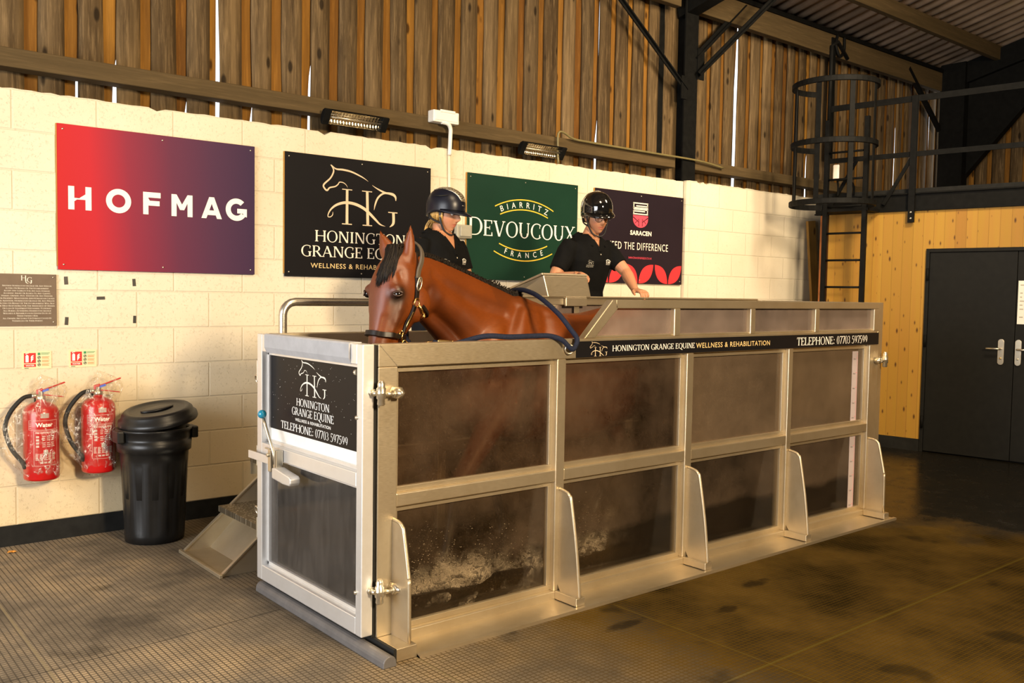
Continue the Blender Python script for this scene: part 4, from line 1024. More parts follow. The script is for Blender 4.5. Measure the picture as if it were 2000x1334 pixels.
for t in (0, 45, 90, 135, 180):
    t = math.radians(t); c, s_ = math.cos(t), math.sin(t); p = rw((aL+aR)/2 + .392*c, of+.33+.372*s_, 0)
    tg = RU*(-s_) + RN*c
    b = MB(); b.obox(p + Vector((0, 0, 2.99)), tg*.024, (RU*c + RN*s_)*.004, (0, 0, .59)); b.build('cage_bar', M['black_steel'], ld)
b = MB(); rbox(b, aR-.04, aL+.04, .02, of+.03, 2.375, 2.40); b.build('top_bracket', M['black_steel'], ld)
b = MB(); b.tube([rw(aL, of, 3.3), rw(aL, of, 4.05), rw(aL, of-.15, 4.12), rw(aL, -.10, 4.0)], .02, 8); b.build('grab_rail', M['black_steel'], ld)

# loft railing along the beam
gr = thing('loft_railing', 'black steel loft railing above the pine wall and double door', 'railing', tuple(rw(-.3, .05, 2.4)))
for a in (-.28, -1.75, -3.2):
    b = MB(); rbox(b, a-.03, a+.03, .032, .055, 2.26, 3.50); po = b.build('post', M['black_steel'], gr)
    for z in (2.30, 2.36): MB().lathe([(.012, 0), (.010, .008), (.002, .010)], rw(a, .055, z), 8, RN).build('bolt', M['chrome'], po)
for z, h in ((3.47, .06), (2.93, .05)):
    b = MB(); rbox(b, -4.4, .60, .030, .042, z-h/2, z+h/2); b.build('rail', M['black_steel'], gr)
for p, q in (((.55, 2.45), (.28, 2.93)), ((.0, 2.45), (-.28, 2.93))):
    b = MB(); b.beam(rw(p[0], .03, p[1]), rw(q[0], .03, q[1]), .035, .012, tuple(RN)); b.build('brace', M['black_steel'], gr)
wb = thing('wireless_box', 'small white rounded plastic box on a bracket above the ladder cage', 'device', tuple(rw(.44, .1, 2.56)))
b = MB(); q = rw(.46, .12, 2.80); b.obox(q, RU*.032, RN*.014, (0, 0, .078)); b.build('body', M['white_plastic'], wb, bevel=.012, seg=3)
b = MB(); b.tube(catmull([rw(.46, .06, 2.56), rw(.46, .06, 2.66), rw(.46, .09, 2.75)], 5), .010, 8); b.tube(catmull([rw(.46, .09, 2.72), rw(.36, .08, 2.72), rw(.30, .06, 2.66), rw(.30, .05, 2.556)], 6), .012, 8); b.build('bracket', M['black_steel'], wb)
# lifting hook on the eaves beam
hk = thing('beam_hook', 'black hanging hook and strap on the eaves beam above the ladder', 'hook', (7.6, 2.59, 4.3))
b = MB(); b.tube(catmull([(7.60, 2.58, 4.50), (7.55, 2.57, 4.38), (7.62, 2.56, 4.26), (7.72, 2.57, 4.34), (7.74, 2.58, 4.50)], 6), .016, 8); b.build('hook', M['black_steel'], hk)
MB().box(7.50, 7.58, 2.585, 2.60, 3.1, 4.46).build('strap', M['black_steel'], hk)
# orange leaf on the floor
b = MB(); P = [(-.915, 2.44), (-.90, 2.425), (-.885, 2.43), (-.872, 2.425), (-.865, 2.44), (-.878, 2.452), (-.89, 2.448), (-.905, 2.455)]
b.add([(x, y, .004+.006*((i % 2))) for i, (x, y) in enumerate(P)] + [(-.89, 2.44, .012)], [(i, (i+1) % 8, 8) for i in range(8)]); lf = b.build('dry_leaf', simple('dry_leaf', (.55, .22, .02), .7))
sm = lf.modifiers.new('t', 'SOLIDIFY'); sm.thickness = .0015; tag(lf, 'dry orange leaf lying on the mats by the wall', 'leaf')
# ================================================================== WATER TREADMILL
LX, YR = 3.987, 1.02         # length, rear face
tm = thing('water_treadmill', 'long stainless steel water treadmill with misted panes around the horse', 'treadmill', (2.0, .5, 0))
PX = [(.0, .094), (.997, 1.053), (1.960, 2.014), (2.926, 2.970), (3.880, 3.987)]
WX = [(PX[i][1], PX[i+1][0]) for i in range(4)]
ZM0, ZM1, ZR0, ZR1, ZH = .5935, .649, 1.187, 1.283, 1.476
def side_frame(y0, y1, name):
    """lower frame of one long side: sill, rails, posts"""
    b = MB()
    b.box(0, LX, y0, y1, 0.0, .053); b.box(0, LX, y0, y1, ZR0, ZR1)
    for a, c in PX: b.box(a, c, y0, y1, .053, ZR0)
    for a, c in WX: b.box(a, c, y0+.003, y1-.003, ZM0, ZM1)
    return b.build(name, M['steel'], tm, bevel=.004)
fr = side_frame(0, .06, 'front_frame')
rr_ = side_frame(YR-.03, YR+.03, 'rear_frame')
b = MB()
for (a, c) in WX:                                    # thin beads that hold the panes
    for z0, z1 in ((.053, ZM0), (ZM1, ZR0)):
        y0, y1 = .030, .056
        b.box(a, c, y0, y1, z0, z0+.024); b.box(a, c, y0, y1, z1-.026, z1); b.box(a, a+.022, y0, y1, z0+.024, z1-.026); b.box(c-.022, c, y0, y1, z0+.024, z1-.026)
b.build('glazing_bead', M['steel'], fr, bevel=.0015)
b = MB(); b.prism([(.002, ZR1-.002), (.004, ZR1-.002), (.094, ZR0+.002), (.092, ZR0)], (0, -.0012, 0), UX, UZ, (0, .0012, 0)); b.prism([(LX-.002, ZR1-.002), (LX-.004, ZR1-.002), (LX-.107, ZR0), (LX-.105, ZR0)], (0, -.0012, 0), UX, UZ, (0, .0012, 0)); b.build('mitre_weld', M['chrome'], fr)
for i, (a, c) in enumerate(WX):
    for z0, z1, m in ((.055, ZM0-.002, M['low%d' % i]), (ZM1+.002, ZR0-.002, M['pane%d' % i])):
        MB().box(a+.002, c-.002, .0445, .0505, z0, z1).build('pane', m, tm)
        MB().box(a+.002, c-.002, YR-.004, YR+.002, z0, z1).build('rear_pane', M['pane_rear'], tm)
# upper screens, front and rear, sloped at the horse's shoulder
def screen(y0, y1, name, x0=1.17, x1=1.366):
    b = MB(); yy = (y0+y1)/2
    dz = ZH-ZR1; w = .052*math.hypot(x1-x0, dz)/dz
    b.prism([(x0, ZR1), (x0+w, ZR1), (x1+w*.55, ZH-.044), (x1+w*.35, ZH), (x1, ZH)], (0, y0, 0), UX, UZ, (0, y1-y0, 0))
    b.box(x1+w*.35, LX, y0, y1, ZH-.044, ZH)
    for a, c in ((1.845, 1.892), (2.525, 2.570), (3.205, 3.250), (3.925, LX)): b.box(a, c, y0, y1, ZR1, ZH-.044)
    b.box(x0+w, LX, y0+.01, y1-.01, ZR1, ZR1+.012)
    f = b.build(name, M['steel'], tm, bevel=.004)
    for k, (a, c) in enumerate(((None, 1.845), (1.892, 2.525), (2.570, 3.205), (3.250, 3.925))):
        p = [(x0+w, ZR1+.004), (c, ZR1+.004), (c, ZH-.044), (x1+w*.55, ZH-.044)] if a is None else [(a, ZR1+.004), (c, ZR1+.004), (c, ZH-.044), (a, ZH-.044)]
        MB().prism(p, (0, yy+.006, 0), UX, UZ, (0, .006, 0)).build('screen_pane', M['pane_top'], tm)
    return f
screen(.0, .045, 'front_screen'); screen(YR-.02, YR+.025, 'rear_screen', 1.05, 1.25)
# brackets behind the screens
b = MB(); b.box(2.045, 2.085, YR-.026, YR-.021, 1.30, 1.43); b.build('screen_bracket', M['steel'], tm)
# rear rail flange the operator leans on
MB().box(1.30, LX, YR-.03, YR+.06, ZH, ZH+.012).build('hand_ledge', M['steel'], tm, bevel=.003)
# belt, floor pan
b = MB(); b.box(-.02, LX+.05, .06, .99, 0.0, .035); b.build('belt_bed', M['steel'], tm)
MB().box(.02, LX-.02, .09, .93, .035, .05).build('belt', M['belt'], tm)
b = MB(); b.prism([(-.175, 0), (0.0, 0), (0.0, .012), (-.160, .010), (-.175, .004)], (.10, 0, 0), (0, 1, 0), UZ, (LX-.10, 0, 0)); b.prism([(-.178, .0), (-.155, .0), (-.155, .016), (-.178, .016)], (.10, 0, 0), (0, 1, 0), UZ, (LX-.1, 0, 0))
b.build('kick_plate', M['steel'], tm)
# feet and gusset fins at each post
for i, (a, c) in enumerate(PX):
    x0, x1 = (.0, .10) if i == 0 else (a+.006, a+.062) if i < 4 else (3.865, 3.925)
    b = MB(); b.box(x0, x1, -.155, .0, 0.016 if i else .0, .055); b.build('foot', M['steel'], tm, bevel=.003)
    xf = .078 if i == 0 else (x0+x1)/2 - .004 if i < 4 else 3.90
    if i in (0, 4): prof = [(0, .545), (-.045, .540), (-.070, .525), (-.082, .500), (-.122, .325), (-.125, .30), (-.128, .055), (0, .055)]
    else: prof = [(0, .555), (-.050, .545), (-.070, .530), (-.082, .505), (-.120, .30), (-.146, .10), (-.150, .055), (-.02, .055), (0, .085)]
    b = MB(); b.prism([p for p in prof], (xf-.006, 0, 0), (0, 1, 0), UZ, (.012, 0, 0)); fin = b.build('gusset_fin', M['steel'], tm)
    b = MB(); b.tube(catmull([(xf, p[0], p[1]) for p in prof[:7 if i in (0, 4) else 7]], 4), .0085, 8); b.build('edge_rod', M['steel'], fin)
# black lettered banner along the top rail
b = MB(); b.box(1.115, LX-.002, -.003, .0, 1.190, 1.270); bn_ = b.build('name_banner', M['sign_black'], tm, label='black banner with white and gold lettering')
yb = -.0036
b = MB(); put_logo(b, (1.208, yb, 1.1945), UX, UZ, .122, .073); b.build('monogram', M['bronze_ink'], bn_)
b = MB(); put_text(b, 'HONINGTON GRANGE EQUINE', (1.367, yb, 1.2155), UX, UZ, .647, .0285); put_text(b, 'TELEPHONE: 07703 597599', (3.0, yb, 1.2045), UX, UZ, .832, .049); b.build('lettering', M['white_ink'], bn_)
b = MB(); put_text(b, 'WELLNESS & REHABILITATION', (2.026, yb, 1.2145), UX, UZ, .690, .0275, 'sans', bold=.006, space=1.12); b.build('gold_lettering', M['gold_ink'], bn_)
M['scale_white'] = simple('scale_white', (.42, .36, .37), .6, 0, .2, var=.04)
# depth scale in the last bay
for z0, z1 in ((.068, ZM0-.012), (ZM1+.010, 1.145)):
    b = MB(); b.box(3.735, 3.803, .0415, .0438, z0, z1); sc = b.build('depth_scale', M['scale_white'], tm, label='white strip with a red depth scale')
    b = MB(); z = z0+.01
    while z < z1-.01:
        big = int(round(z*100)) % 10 == 0; b.box(3.803-(.026 if big else .012), 3.800, .041, .0415, z-.0009, z+.0009); z += .01
    b.build('graduation', M['pink_ink'], sc)
    b = MB(); z = math.ceil(z0*10)/10
    while z < z1-.02:
        put_text(b, '%dcm' % round(z*100-5), (3.748, .041, z-.012), UX, UZ, .026, .009, 'sans'); z += .1
    b.build('number', M['dark_ink'], sc)
# end posts with the far door
b = MB(); b.box(LX+.004, LX+.060, .004, YR, .07, .13); b.box(LX+.004, LX+.060, .004, .06, .13, ZH); b.box(LX+.004, LX+.060, YR-.06, YR, .13, ZH); b.box(LX+.004, LX+.060, .06, YR-.06, ZH-.06, ZH); b.box(LX+.004, LX+.060, .06, YR-.06, .66, .72)
fd = b.build('rear_door', M['steel'], tm, bevel=.003)
for z0, z1 in ((.13, .66), (.72, ZH-.06)): MB().box(LX+.028, LX+.034, .06, YR-.06, z0, z1).build('pane', M['pane_rear'], fd)
# near end door
DX = -.073
b = MB()
b.box(DX, -.020, 0, .050, .07, ZR1); b.box(DX, -.020, .963, 1.018, .07, ZR1)
b.box(DX, -.020, .05, .963, .07, .145); b.box(DX, -.020, .05, .963, ZR1-.085, ZR1); b.box(DX, -.020, .05, .963, .690, .752)
dr = b.build('end_door', M['door_steel'], tm, bevel=.004, label='steel end door with a black lettered panel')
b = MB()
for z0, z1 in ((.145, .690), (.752, ZR1-.085)):
    b.box(DX+.030, -.022, .05, .963, z0, z0+.016); b.box(DX+.030, -.022, .05, .963, z1-.016, z1); b.box(DX+.030, -.022, .05, .066, z0, z1); b.box(DX+.030, -.022, .947, .963, z0, z1)
b.build('glazing_bead', M['door_steel'], dr, bevel=.0015)
MB().box(-.030, -.024, .052, .961, .147, .688).build('door_pane', M['pane_door'], dr)
MB().box(-.030, -.024, .052, .961, .754, ZR1-.087).build('white_panel', M['white_plastic'], dr, label='frosted white panel below the lettering')
b = MB(); b.box(-.033, -.0302, .060, .955, .824, ZR1-.094); dp = b.build('name_panel', M['sign_black'], dr, label='glossy black panel with white lettering')
DU = (0, -1, 0); xd = -.0336
b = MB(); put_logo(b, (xd, .648, 1.016), DU, UZ, .266, .162); b.build('monogram', M['cream_ink'], dp)
b = MB(); put_text(b, 'HONINGTON', (xd, .672, .963), DU, UZ, .316, .034); put_text(b, 'GRANGE EQUINE', (xd, .718, .917), DU, UZ, .404, .035)
put_text(b, 'TELEPHONE: 07703 597599', (xd, .834, .838), DU, UZ, .642, .036); put_text(b, 'WELLNESS & REHABILITATION', (xd, .684, .889), DU, UZ, .342, .0135, 'sans', bold=.01, space=1.1); b.build('lettering', M['white_ink'], dp)
b = MB(); rnd = random.Random(3)
for k in range(80): b.lathe([(.0022*rnd.uniform(.4, 1), 0), (.0006, .001)], (-.033, rnd.uniform(.08, .93), rnd.uniform(.85, 1.17)), 5, (-1, 0, 0))
b.build('water_droplets', M['white_plastic'], dp)
# rubber nosing on the top rail
b = MB(); pr = [(-.022, 1.287), (DX-.004, 1.287), (DX-.010, 1.280), (DX-.010, 1.222), (DX+.002, 1.196), (DX+.004, 1.196), (DX-.002, 1.222), (DX-.002, 1.279), (-.022, 1.283)]
b.prism([(x, z) for x, z in pr], (0, .10, 0), UX, UZ, (0, .815, 0)); b.build('rubber_nosing', M['grey_rubber'], dr, label='grey rubber nosing')
# hinge-side bolts, seal
for z in (1.165, .98, .25):
    b = MB(); b.lathe([(.012, 0), (.012, .01), (.006, .014)], (DX+.004, .058, z), 8, (0, 1, 0)) if z > 1 else b.lathe([(.009, 0), (.009, .006), (.003, .009)], (DX, .045, z), 8, (-1, 0, 0))
    b.build('bolt', M['chrome'], dr)
MB().box(-.020, -.002, .012, .055, .055, ZR1-.004).build('door_seal', M['rubber'], tm, label='black rubber door seal')
MB().box(-.020, -.002, .97, 1.01, .055, ZR1-.004).build('door_seal', M['rubber'], tm)
# eye-bolt hinges
def hinge(z, x0, flip=1):
    b = MB(); y = -.035; fx = flip
    b.tube([(x0-fx*.042, .0, z), (x0-fx*.042, y-.004, z)], .010, 8); b.lathe([(.017, 0), (.017, .010)], (x0-fx*.042, -.001, z), 6, (0, -1, 0))
    b.lathe([(.012, -.052), (.017, -.046), (.015, -.026), (.020, -.022), (.020, -.002), (.021, 0), (.020, .002), (.020, .020), (.015, .024), (.016, .038), (.010, .052)], (x0-fx*.020, y, z), 14)
    h = b.build('hinge', M['chrome'], tm)
    b = MB(); b.tube([(x0-fx*.005, y, z-.006), (x0+fx*.050, y, z-.006)], .009, 8); b.lathe([(.017, 0), (.017, .010)], (x0+fx*.036, y, z-.006), 6, (fx, 0, 0))
    b.lathe([(.026, 0), (.026, .040), (.016, .046), (.012, .060), (.004, .066)], (x0+fx*.065, -.001, z-.004), 6, (0, -1, 0)) if flip > 0 else b.lathe([(.020, 0), (.020, .040), (.012, .046)], (x0+fx*.055, -.001, z-.004), 8, (0, -1, 0))
    b.build('hinge_pin', M['chrome'], h)
hinge(1.085, .012); hinge(.262, .012); hinge(1.085, LX+.015, -1); hinge(.30, LX+.015, -1)
b = MB()
for z in (1.08, .66, .30): b.box(DX-.002, DX+.006, 1.018, 1.022, z-.03, z+.07)
b.torus((DX+.01, 1.035, 1.055), .022, .005, (1, 0, .3), 18, 6); b.torus((DX+.01, 1.035, .40), .022, .005, (1, 0, .3), 18, 6)
b.build('keeper_ring', M['chrome'], dr)
# latch: slide bar, lever with blue ball, catch block
b = MB(); b.box(DX-.030, DX-.020, .78, 1.055, .668, .705); la = b.build('latch_bar', M['door_steel'], dr, bevel=.002)
b = MB(); b.box(DX-.042, DX-.030, .775, .805, .640, .745); b.box(DX-.040, DX-.028, .790, .845, .743, .750); b.box(DX-.036, DX-.004, .742, .760, .645, .748); b.box(DX-.036, DX-.004, .722, .735, .660, .748)
b.lathe([(.011, 0), (.011, .012)], (DX-.042, .790, .720), 6, (-1, 0, 0)); b.build('latch_plate', M['chrome'], la, bevel=.003)
b = MB(); b.tube([(DX-.030, .752, .68), (DX-.034, .756, .73), (DX-.040, .842, .862), (DX-.041, .856, .885)], .0075, 10); lv = b.build('latch_lever', M['chrome'], la)
MB().sphere((DX-.042, .868, .905), .021, 18, 12).build('lever_knob', M['blue_ball'], la, label='blue ball knob')
b = MB(); b.prism([(.735, .668), (.735, .620), (.620, .610), (.555, .612), (.540, .625), (.540, .645), (.555, .655), (.62, .662), (.70, .672)], (DX-.055, 0, 0), (0, 1, 0), UZ, (.05, 0, 0)); b.build('catch_block', M['door_steel'], la, bevel=.005)
M['sill'] = simple('grey_sill', (.13, .122, .118), .5, .2, .4)
# rounded sill under the end door
b = MB(); pr = [(-.015, 0)] + [(-.048+.030*math.cos(t), .018+.030*math.sin(t)) for t in [PI*.1+PI*.85*k/8 for k in range(9)]] + [(-.080, .0)]
b.prism(pr, (0, -.185, 0), UX, UZ, (0, 1.205, 0)); b.build('door_sill', M['sill'], tm, bevel=.004, label='grey rounded sill')
b = MB(); b.box(-.016, -.002, -.16, 1.0, .0, .058); b.build('sill_seal', M['rubber'], tm)
# control console on the rear rail: a desk sloping down towards the operator
b = MB(); y0, y1 = 1.00, 1.40
CX_ = -.05
A = [(1.855, y0-.02, 1.485), (2.225, y0-.02, 1.485), (2.225, y1, 1.440), (1.855, y1, 1.440)]
B = [(1.83, y0, 1.615), (2.205, y0, 1.615), (2.205, y1+.02, 1.495), (1.83, y1+.02, 1.495)]
C = [(1.865, y0+.04, 1.462), (2.215, y0+.04, 1.462), (2.215, y1-.03, 1.425), (1.865, y1-.03, 1.425)]
A, B, C = [[(p[0]+CX_, p[1], p[2]) for p in q] for q in (A, B, C)]
b.add(A + B, [(0, 1, 5, 4), (1, 2, 6, 5), (2, 3, 7, 6), (3, 0, 4, 7), (4, 5, 6, 7)]); b.add(A + C, [(0, 4, 5, 1), (1, 5, 6, 2), (2, 6, 7, 3), (3, 7, 4, 0), (7, 6, 5, 4)])
cs = b.build('control_console', M['steel'], tm, bevel=.004, label='sloping steel control console')
b = MB(); n = Vector((0, .12, .33)).normalized(); c_ = (Vector(B[0])+Vector(B[2]))/2 + n*.008
b.obox(c_, (.195, 0, 0), Vector((0, .44, -.12-.01)).normalized()*.218, n*.007); b.build('console_lid', M['steel'], cs, bevel=.003)
for k in range(6): MB().lathe([(.014, 0), (.012, .01), (.002, .012)], c_ + Vector((-.13+.052*k, .02, -.006)) + n*.006, 10, n).build('push_button', M['fire_red'], cs)
b = MB(); b.box(1.955, 2.135, YR-.045, YR-.028, 1.425, 1.480); b.box(1.955, 2.135, YR-.045, YR+.03, 1.480, 1.486); b.build('console_bracket', M['steel'], cs, bevel=.004)
# ring for the lead rope
b = MB(); b.torus((1.058, -.016, 1.234), .021, .005, (.45, 1, .12), 22, 8); b.lathe([(.008, 0), (.008, .012)], (1.05, -.001, 1.252), 8, (0, -1, 0)); b.build('tie_ring', M['chrome'], tm)

# ------------------------------------------------------------------ steps and viewing platform on the wall side
st = thing('boarding_steps', 'open steel steps up to the platform, left of the treadmill end door', 'steps', (.1, 1.6, 0))
def stringer(y):
    b = MB(); b.prism([(-.136, .0), (.30, .366), (.395, .446), (.395, .395), (.36, .0)], (0, y-.005, 0), UX, UZ, (0, .010, 0)); b.build('stringer', M['steel'], st)
    b = MB(); b.beam((-.138, y, .002), (.395, y, .449), .022, .008, (0, 0, 1)); b.build('stringer_edge', M['steel'], st)
for y in (1.33, 1.88): stringer(y)
MB().box(-.136, .30, 1.335, 1.875, .0, .010).build('base_plate', M['steel'], st)
MB().box(-.150, -.134, 1.30, 1.90, .0, .020).build('toe_bar', M['steel'], st, bevel=.002)
b = MB(); b.add([(.022, 1.335, .010), (.022, 1.875, .010), (.215, 1.875, .205), (.215, 1.335, .205), (.030, 1.335, .004), (.030, 1.875, .004), (.223, 1.875, .199), (.223, 1.335, .199)], [(0, 3, 2, 1), (4, 5, 6, 7), (0, 1, 5, 4), (2, 3, 7, 6), (1, 2, 6, 5), (0, 4, 7, 3)]); b.build('riser', M['steel'], st)
MB().box(.070, .325, 1.335, 1.875, .212, .246).build('tread', M['tread'], st, bevel=.003)
b = MB(); b.tube([(.12, 1.12, .0), (.12, 1.12, 1.36)] + [(.12+.07*(1-math.cos(t)), 1.12, 1.36+.07*math.sin(t)) for t in (.3, .6, .9, 1.2, PI/2)] + [(1.0, 1.12, 1.43)] + [(1.0+.06*math.sin(t), 1.12, 1.37+.06*math.cos(t)) for t in (.4, .8, 1.2, PI/2)] + [(1.06, 1.12, .45)], .0215, 14)
b.v = [(p[0], p[1]+.02, p[2]+.008) for p in b.v]; b.build('handrail', M['galv'], st, label='bent tubular handrail')
pf = thing('viewing_platform', 'raised steel platform behind the treadmill that the two people stand on', 'platform', (2.3, 1.6, 0))
MB().box(.385, 4.3, 1.06, 2.15, .425, .45).build('deck', M['tread'], pf, bevel=.003)
for x in (.45, 1.7, 2.95, 4.24):
    for y in (1.10, 2.11): MB().box(x-.025, x+.025, y-.025, y+.025, 0, .425).build('leg', M['steel'], pf)
MB().box(.385, 4.3, 1.06, 1.075, .35, .425).box(.385, 4.3, 2.135, 2.15, .35, .425).build('side_beam', M['steel'], pf)

# ------------------------------------------------------------------ the water
def m_water():
    k = NT('turbid_water'); tr = k.n('ShaderNodeBsdfTransparent'); tr.inputs[0].default_value = (.45, .38, .28, 1)
    di = k.n('ShaderNodeBsdfDiffuse'); di.inputs[0].default_value = (.016, .012, .007, 1); gl = k.n('ShaderNodeBsdfGlossy'); gl.inputs['Roughness'].default_value = .06
    nb = k.bump(k.noise(22, 4, .6), .6, .02); k.l(nb, gl.inputs['Normal'])
    a = k.n('ShaderNodeMixShader'); a.inputs[0].default_value = .62; k.l(tr.outputs[0], a.inputs[1]); k.l(di.outputs[0], a.inputs[2])
    f = k.n('ShaderNodeFresnel'); f.inputs[0].default_value = 1.33
    m2 = k.n('ShaderNodeMixShader'); k.l(f.outputs[0], m2.inputs[0]); k.l(a.outputs[0], m2.inputs[1]); k.l(gl.outputs[0], m2.inputs[2]); k.l(m2.outputs[0], k.out.inputs[0]); return k.m
def m_foam():
    """thrown water: white where it is full of air (noise against the density stored on the sheet), clear elsewhere"""
    k = NT('splash_foam'); at = k.n('ShaderNodeAttribute', attribute_name='Col'); den = k.sep(at.outputs['Color'])[0]
    tr = k.n('ShaderNodeBsdfTransparent'); di = k.n('ShaderNodeBsdfDiffuse'); di.inputs[0].default_value = (.95, .91, .85, 1)
    tl = k.n('ShaderNodeBsdfTranslucent'); tl.inputs[0].default_value = (.8, .74, .66, 1)
    gl = k.n('ShaderNodeBsdfGlossy'); gl.inputs['Roughness'].default_value = .10
    v = k.pos((1, 1, 1.35))
    def tex(sc, det, dist):
        x = k.n('ShaderNodeTexNoise'); x.inputs['Scale'].default_value = sc; x.inputs['Detail'].default_value = det; x.inputs['Roughness'].default_value = .62; x.inputs['Distortion'].default_value = dist
        k.l(v, x.inputs['Vector']); return x.outputs['Fac']
    big = tex(8, 4, .6); fine = tex(42, 6, 1.6); mid = tex(17, 5, 2.2)
    rid = k.math('ABSOLUTE', k.math('SUBTRACT', mid, .5)); rid2 = k.math('ABSOLUTE', k.math('SUBTRACT', fine, .5))
    f = k.math('MULTIPLY', den, k.mapr(big, .36, .62, .10, 1.35))
    body = k.mapr(mid, .46, .66, .06, .55); lace = k.math('ADD', k.mapr(rid, .0, .05, .55, 0), k.mapr(rid2, .0, .035, .35, 0)); spk = k.mapr(fine, .60, .70, 0, .8)
    f = k.math('MULTIPLY', f, k.math('ADD', body, k.math('ADD', lace, spk)), clamp=True)
    f = k.math('MINIMUM', f, .95)
    wh = k.n('ShaderNodeMixShader'); wh.inputs[0].default_value = .3; k.l(di.outputs[0], wh.inputs[1]); k.l(tl.outputs[0], wh.inputs[2])
    w2 = k.n('ShaderNodeMixShader'); w2.inputs[0].default_value = .12; k.l(wh.outputs[0], w2.inputs[1]); k.l(gl.outputs[0], w2.inputs[2])
    k.l(k.bump(fine, .8, .01), gl.inputs['Normal'])
    a = k.n('ShaderNodeMixShader'); k.l(f, a.inputs[0]); k.l(tr.outputs[0], a.inputs[1]); k.l(w2.outputs[0], a.inputs[2]); k.l(a.outputs[0], k.out.inputs[0]); return k.m
M['drop'] = simple('water_drops', (.80, .76, .70), .12, 0, .6, var=.05)
M['water'] = m_water(); M['foam'] = m_foam()
def wz(x, y):
    """height of the churned surface: highest against the forelegs, thrown back towards the tail"""
    h = .150 + .022*max(0, math.sin(1.1*x-1.2)) + .012*math.sin(9*x+4*y) + .008*math.sin(21*x-7*y) + .025*noise.noise(Vector((x*5, y*5, 1.7)))
    for cx_, cy_, A_, s_ in ((.42, .35, .05, .20), (.85, .30, .03, .22), (1.45, .35, .04, .22), (2.0, .4, .03, .25), (3.75, .3, .07, .12)):
        h += A_*math.exp(-((x-cx_)**2+((y-cy_)*.7)**2)/s_**2)
    return h
b = MB(); nx, ny = 150, 26; x0, x1, y0, y1 = .012, 3.96, .058, .985; vs_ = []; fs = []
for i in range(nx+1):
    for q in range(ny+1):
        x = x0+(x1-x0)*i/nx; y = y0+(y1-y0)*q/ny; vs_.append((x, y, wz(x, y)))
for i in range(nx):
    for q in range(ny): a = i*(ny+1)+q; fs.append((a, a+ny+1, a+ny+2, a+1))
b.add(vs_, fs, True)
for q, y in ((0, y0), (ny, y1)):
    n0 = len(b.v); b.add([p for i in range(nx+1) for p in ((x0+(x1-x0)*i/nx, y, .052), (x0+(x1-x0)*i/nx, y, vs_[i*(ny+1)+q][2]))], [(2*i, 2*i+2, 2*i+3, 2*i+1) for i in range(nx)])
for i in (0, nx):
    b.add([p for q in range(ny+1) for p in ((vs_[i*(ny+1)][0], y0+(y1-y0)*q/ny, .052), (vs_[i*(ny+1)][0], y0+(y1-y0)*q/ny, vs_[i*(ny+1)+q][2]))], [(2*q, 2*q+2, 2*q+3, 2*q+1) for q in range(ny)])
wt = b.build('water', M['water'], fix=False); tag(wt, 'dark churned water in the bottom of the treadmill', 'water', kind='stuff')
# splashes: thrown drops and airy sheets
b = MB(); rnd = random.Random(11)
for cx_, n_, sp, hh, yy in ((.34, 700, .17, .26, .07), (.72, 420, .24, .18, .07), (1.36, 420, .18, .25, .08), (1.64, 250, .2, .14, .12), (2.12, 140, .16, .12, .12), (2.7, 60, .25, .05, .12)):
    for k in range(n_):
        x = rnd.gauss(cx_, sp); y = min(.95, max(.060, .058+abs(rnd.gauss(0, yy))))
        if not .03 < x < 3.9: continue
        t = rnd.random(); z = wz(x, y) - .02 + (hh+.06)*(t**1.6)*math.exp(-((x-cx_)/(sp*1.3))**2) + rnd.uniform(-.02, .02); r_ = rnd.choice((.0005, .0006, .0008, .0010, .0015))
        e = rnd.uniform(1, 3.0); a = rnd.uniform(-.9, .9); c, s_ = math.cos(a), math.sin(a)
        b.sphere((x, y, z), (r_*e, r_*.8, r_), 6, 4, Matrix(((c, 0, -s_), (0, 1, 0), (s_, 0, c))))
fo = b.build('water_splash', M['drop'], fix=False); tag(fo, 'fine bright drops of water thrown up around the horse legs', 'splash', kind='stuff')
b = MB(); dens = []
for cx_, hw, z0, hgt, seed, y_, dn in ((.42, .36, .16, .22, 1, .066, 1.15), (.46, .34, .17, .20, 2, .105, 1.0), (.88, .30, .17, .15, 3, .070, .85), (.60, .40, .10, .10, 4, .062, .55), (1.36, .24, .16, .25, 5, .072, 1.05), (1.40, .28, .15, .18, 6, .11, .8), (1.75, .25, .15, .12, 7, .09, .45), (2.12, .20, .16, .16, 8, .08, .5), (2.55, .3, .17, .06, 9, .068, .4)):
    nx_, nz_ = 46, 16; n0 = len(b.v); vs_ = []; fs = []
    for i in range(nx_+1):
        for q in range(nz_+1):
            u_, v_ = i/nx_, q/nz_; x = min(3.9, max(.03, cx_-hw+2*hw*u_)); prof = .55+.75*noise.noise(Vector((x*6, seed*3.1, 0)))+.35*noise.noise(Vector((x*17, seed, 2)))
            z = z0 - .05 + hgt*v_*1.35; y = y_ + .03*noise.noise(Vector((x*7, z*7, seed))) + .02*noise.noise(Vector((x*19, z*19, seed)))
            vs_.append((x, max(.0535, y), z)); top = .35+.65*max(0, prof)
            dens.append(dn*max(0, math.sin(PI*u_))**.6*max(0, 1-abs((v_-.42*top)/(.46*top+.05)))**.8)
    for i in range(nx_):
        for q in range(nz_): a = i*(nz_+1)+q; fs.append((a, a+nz_+1, a+nz_+2, a+1))
    b.add(vs_, fs, True)
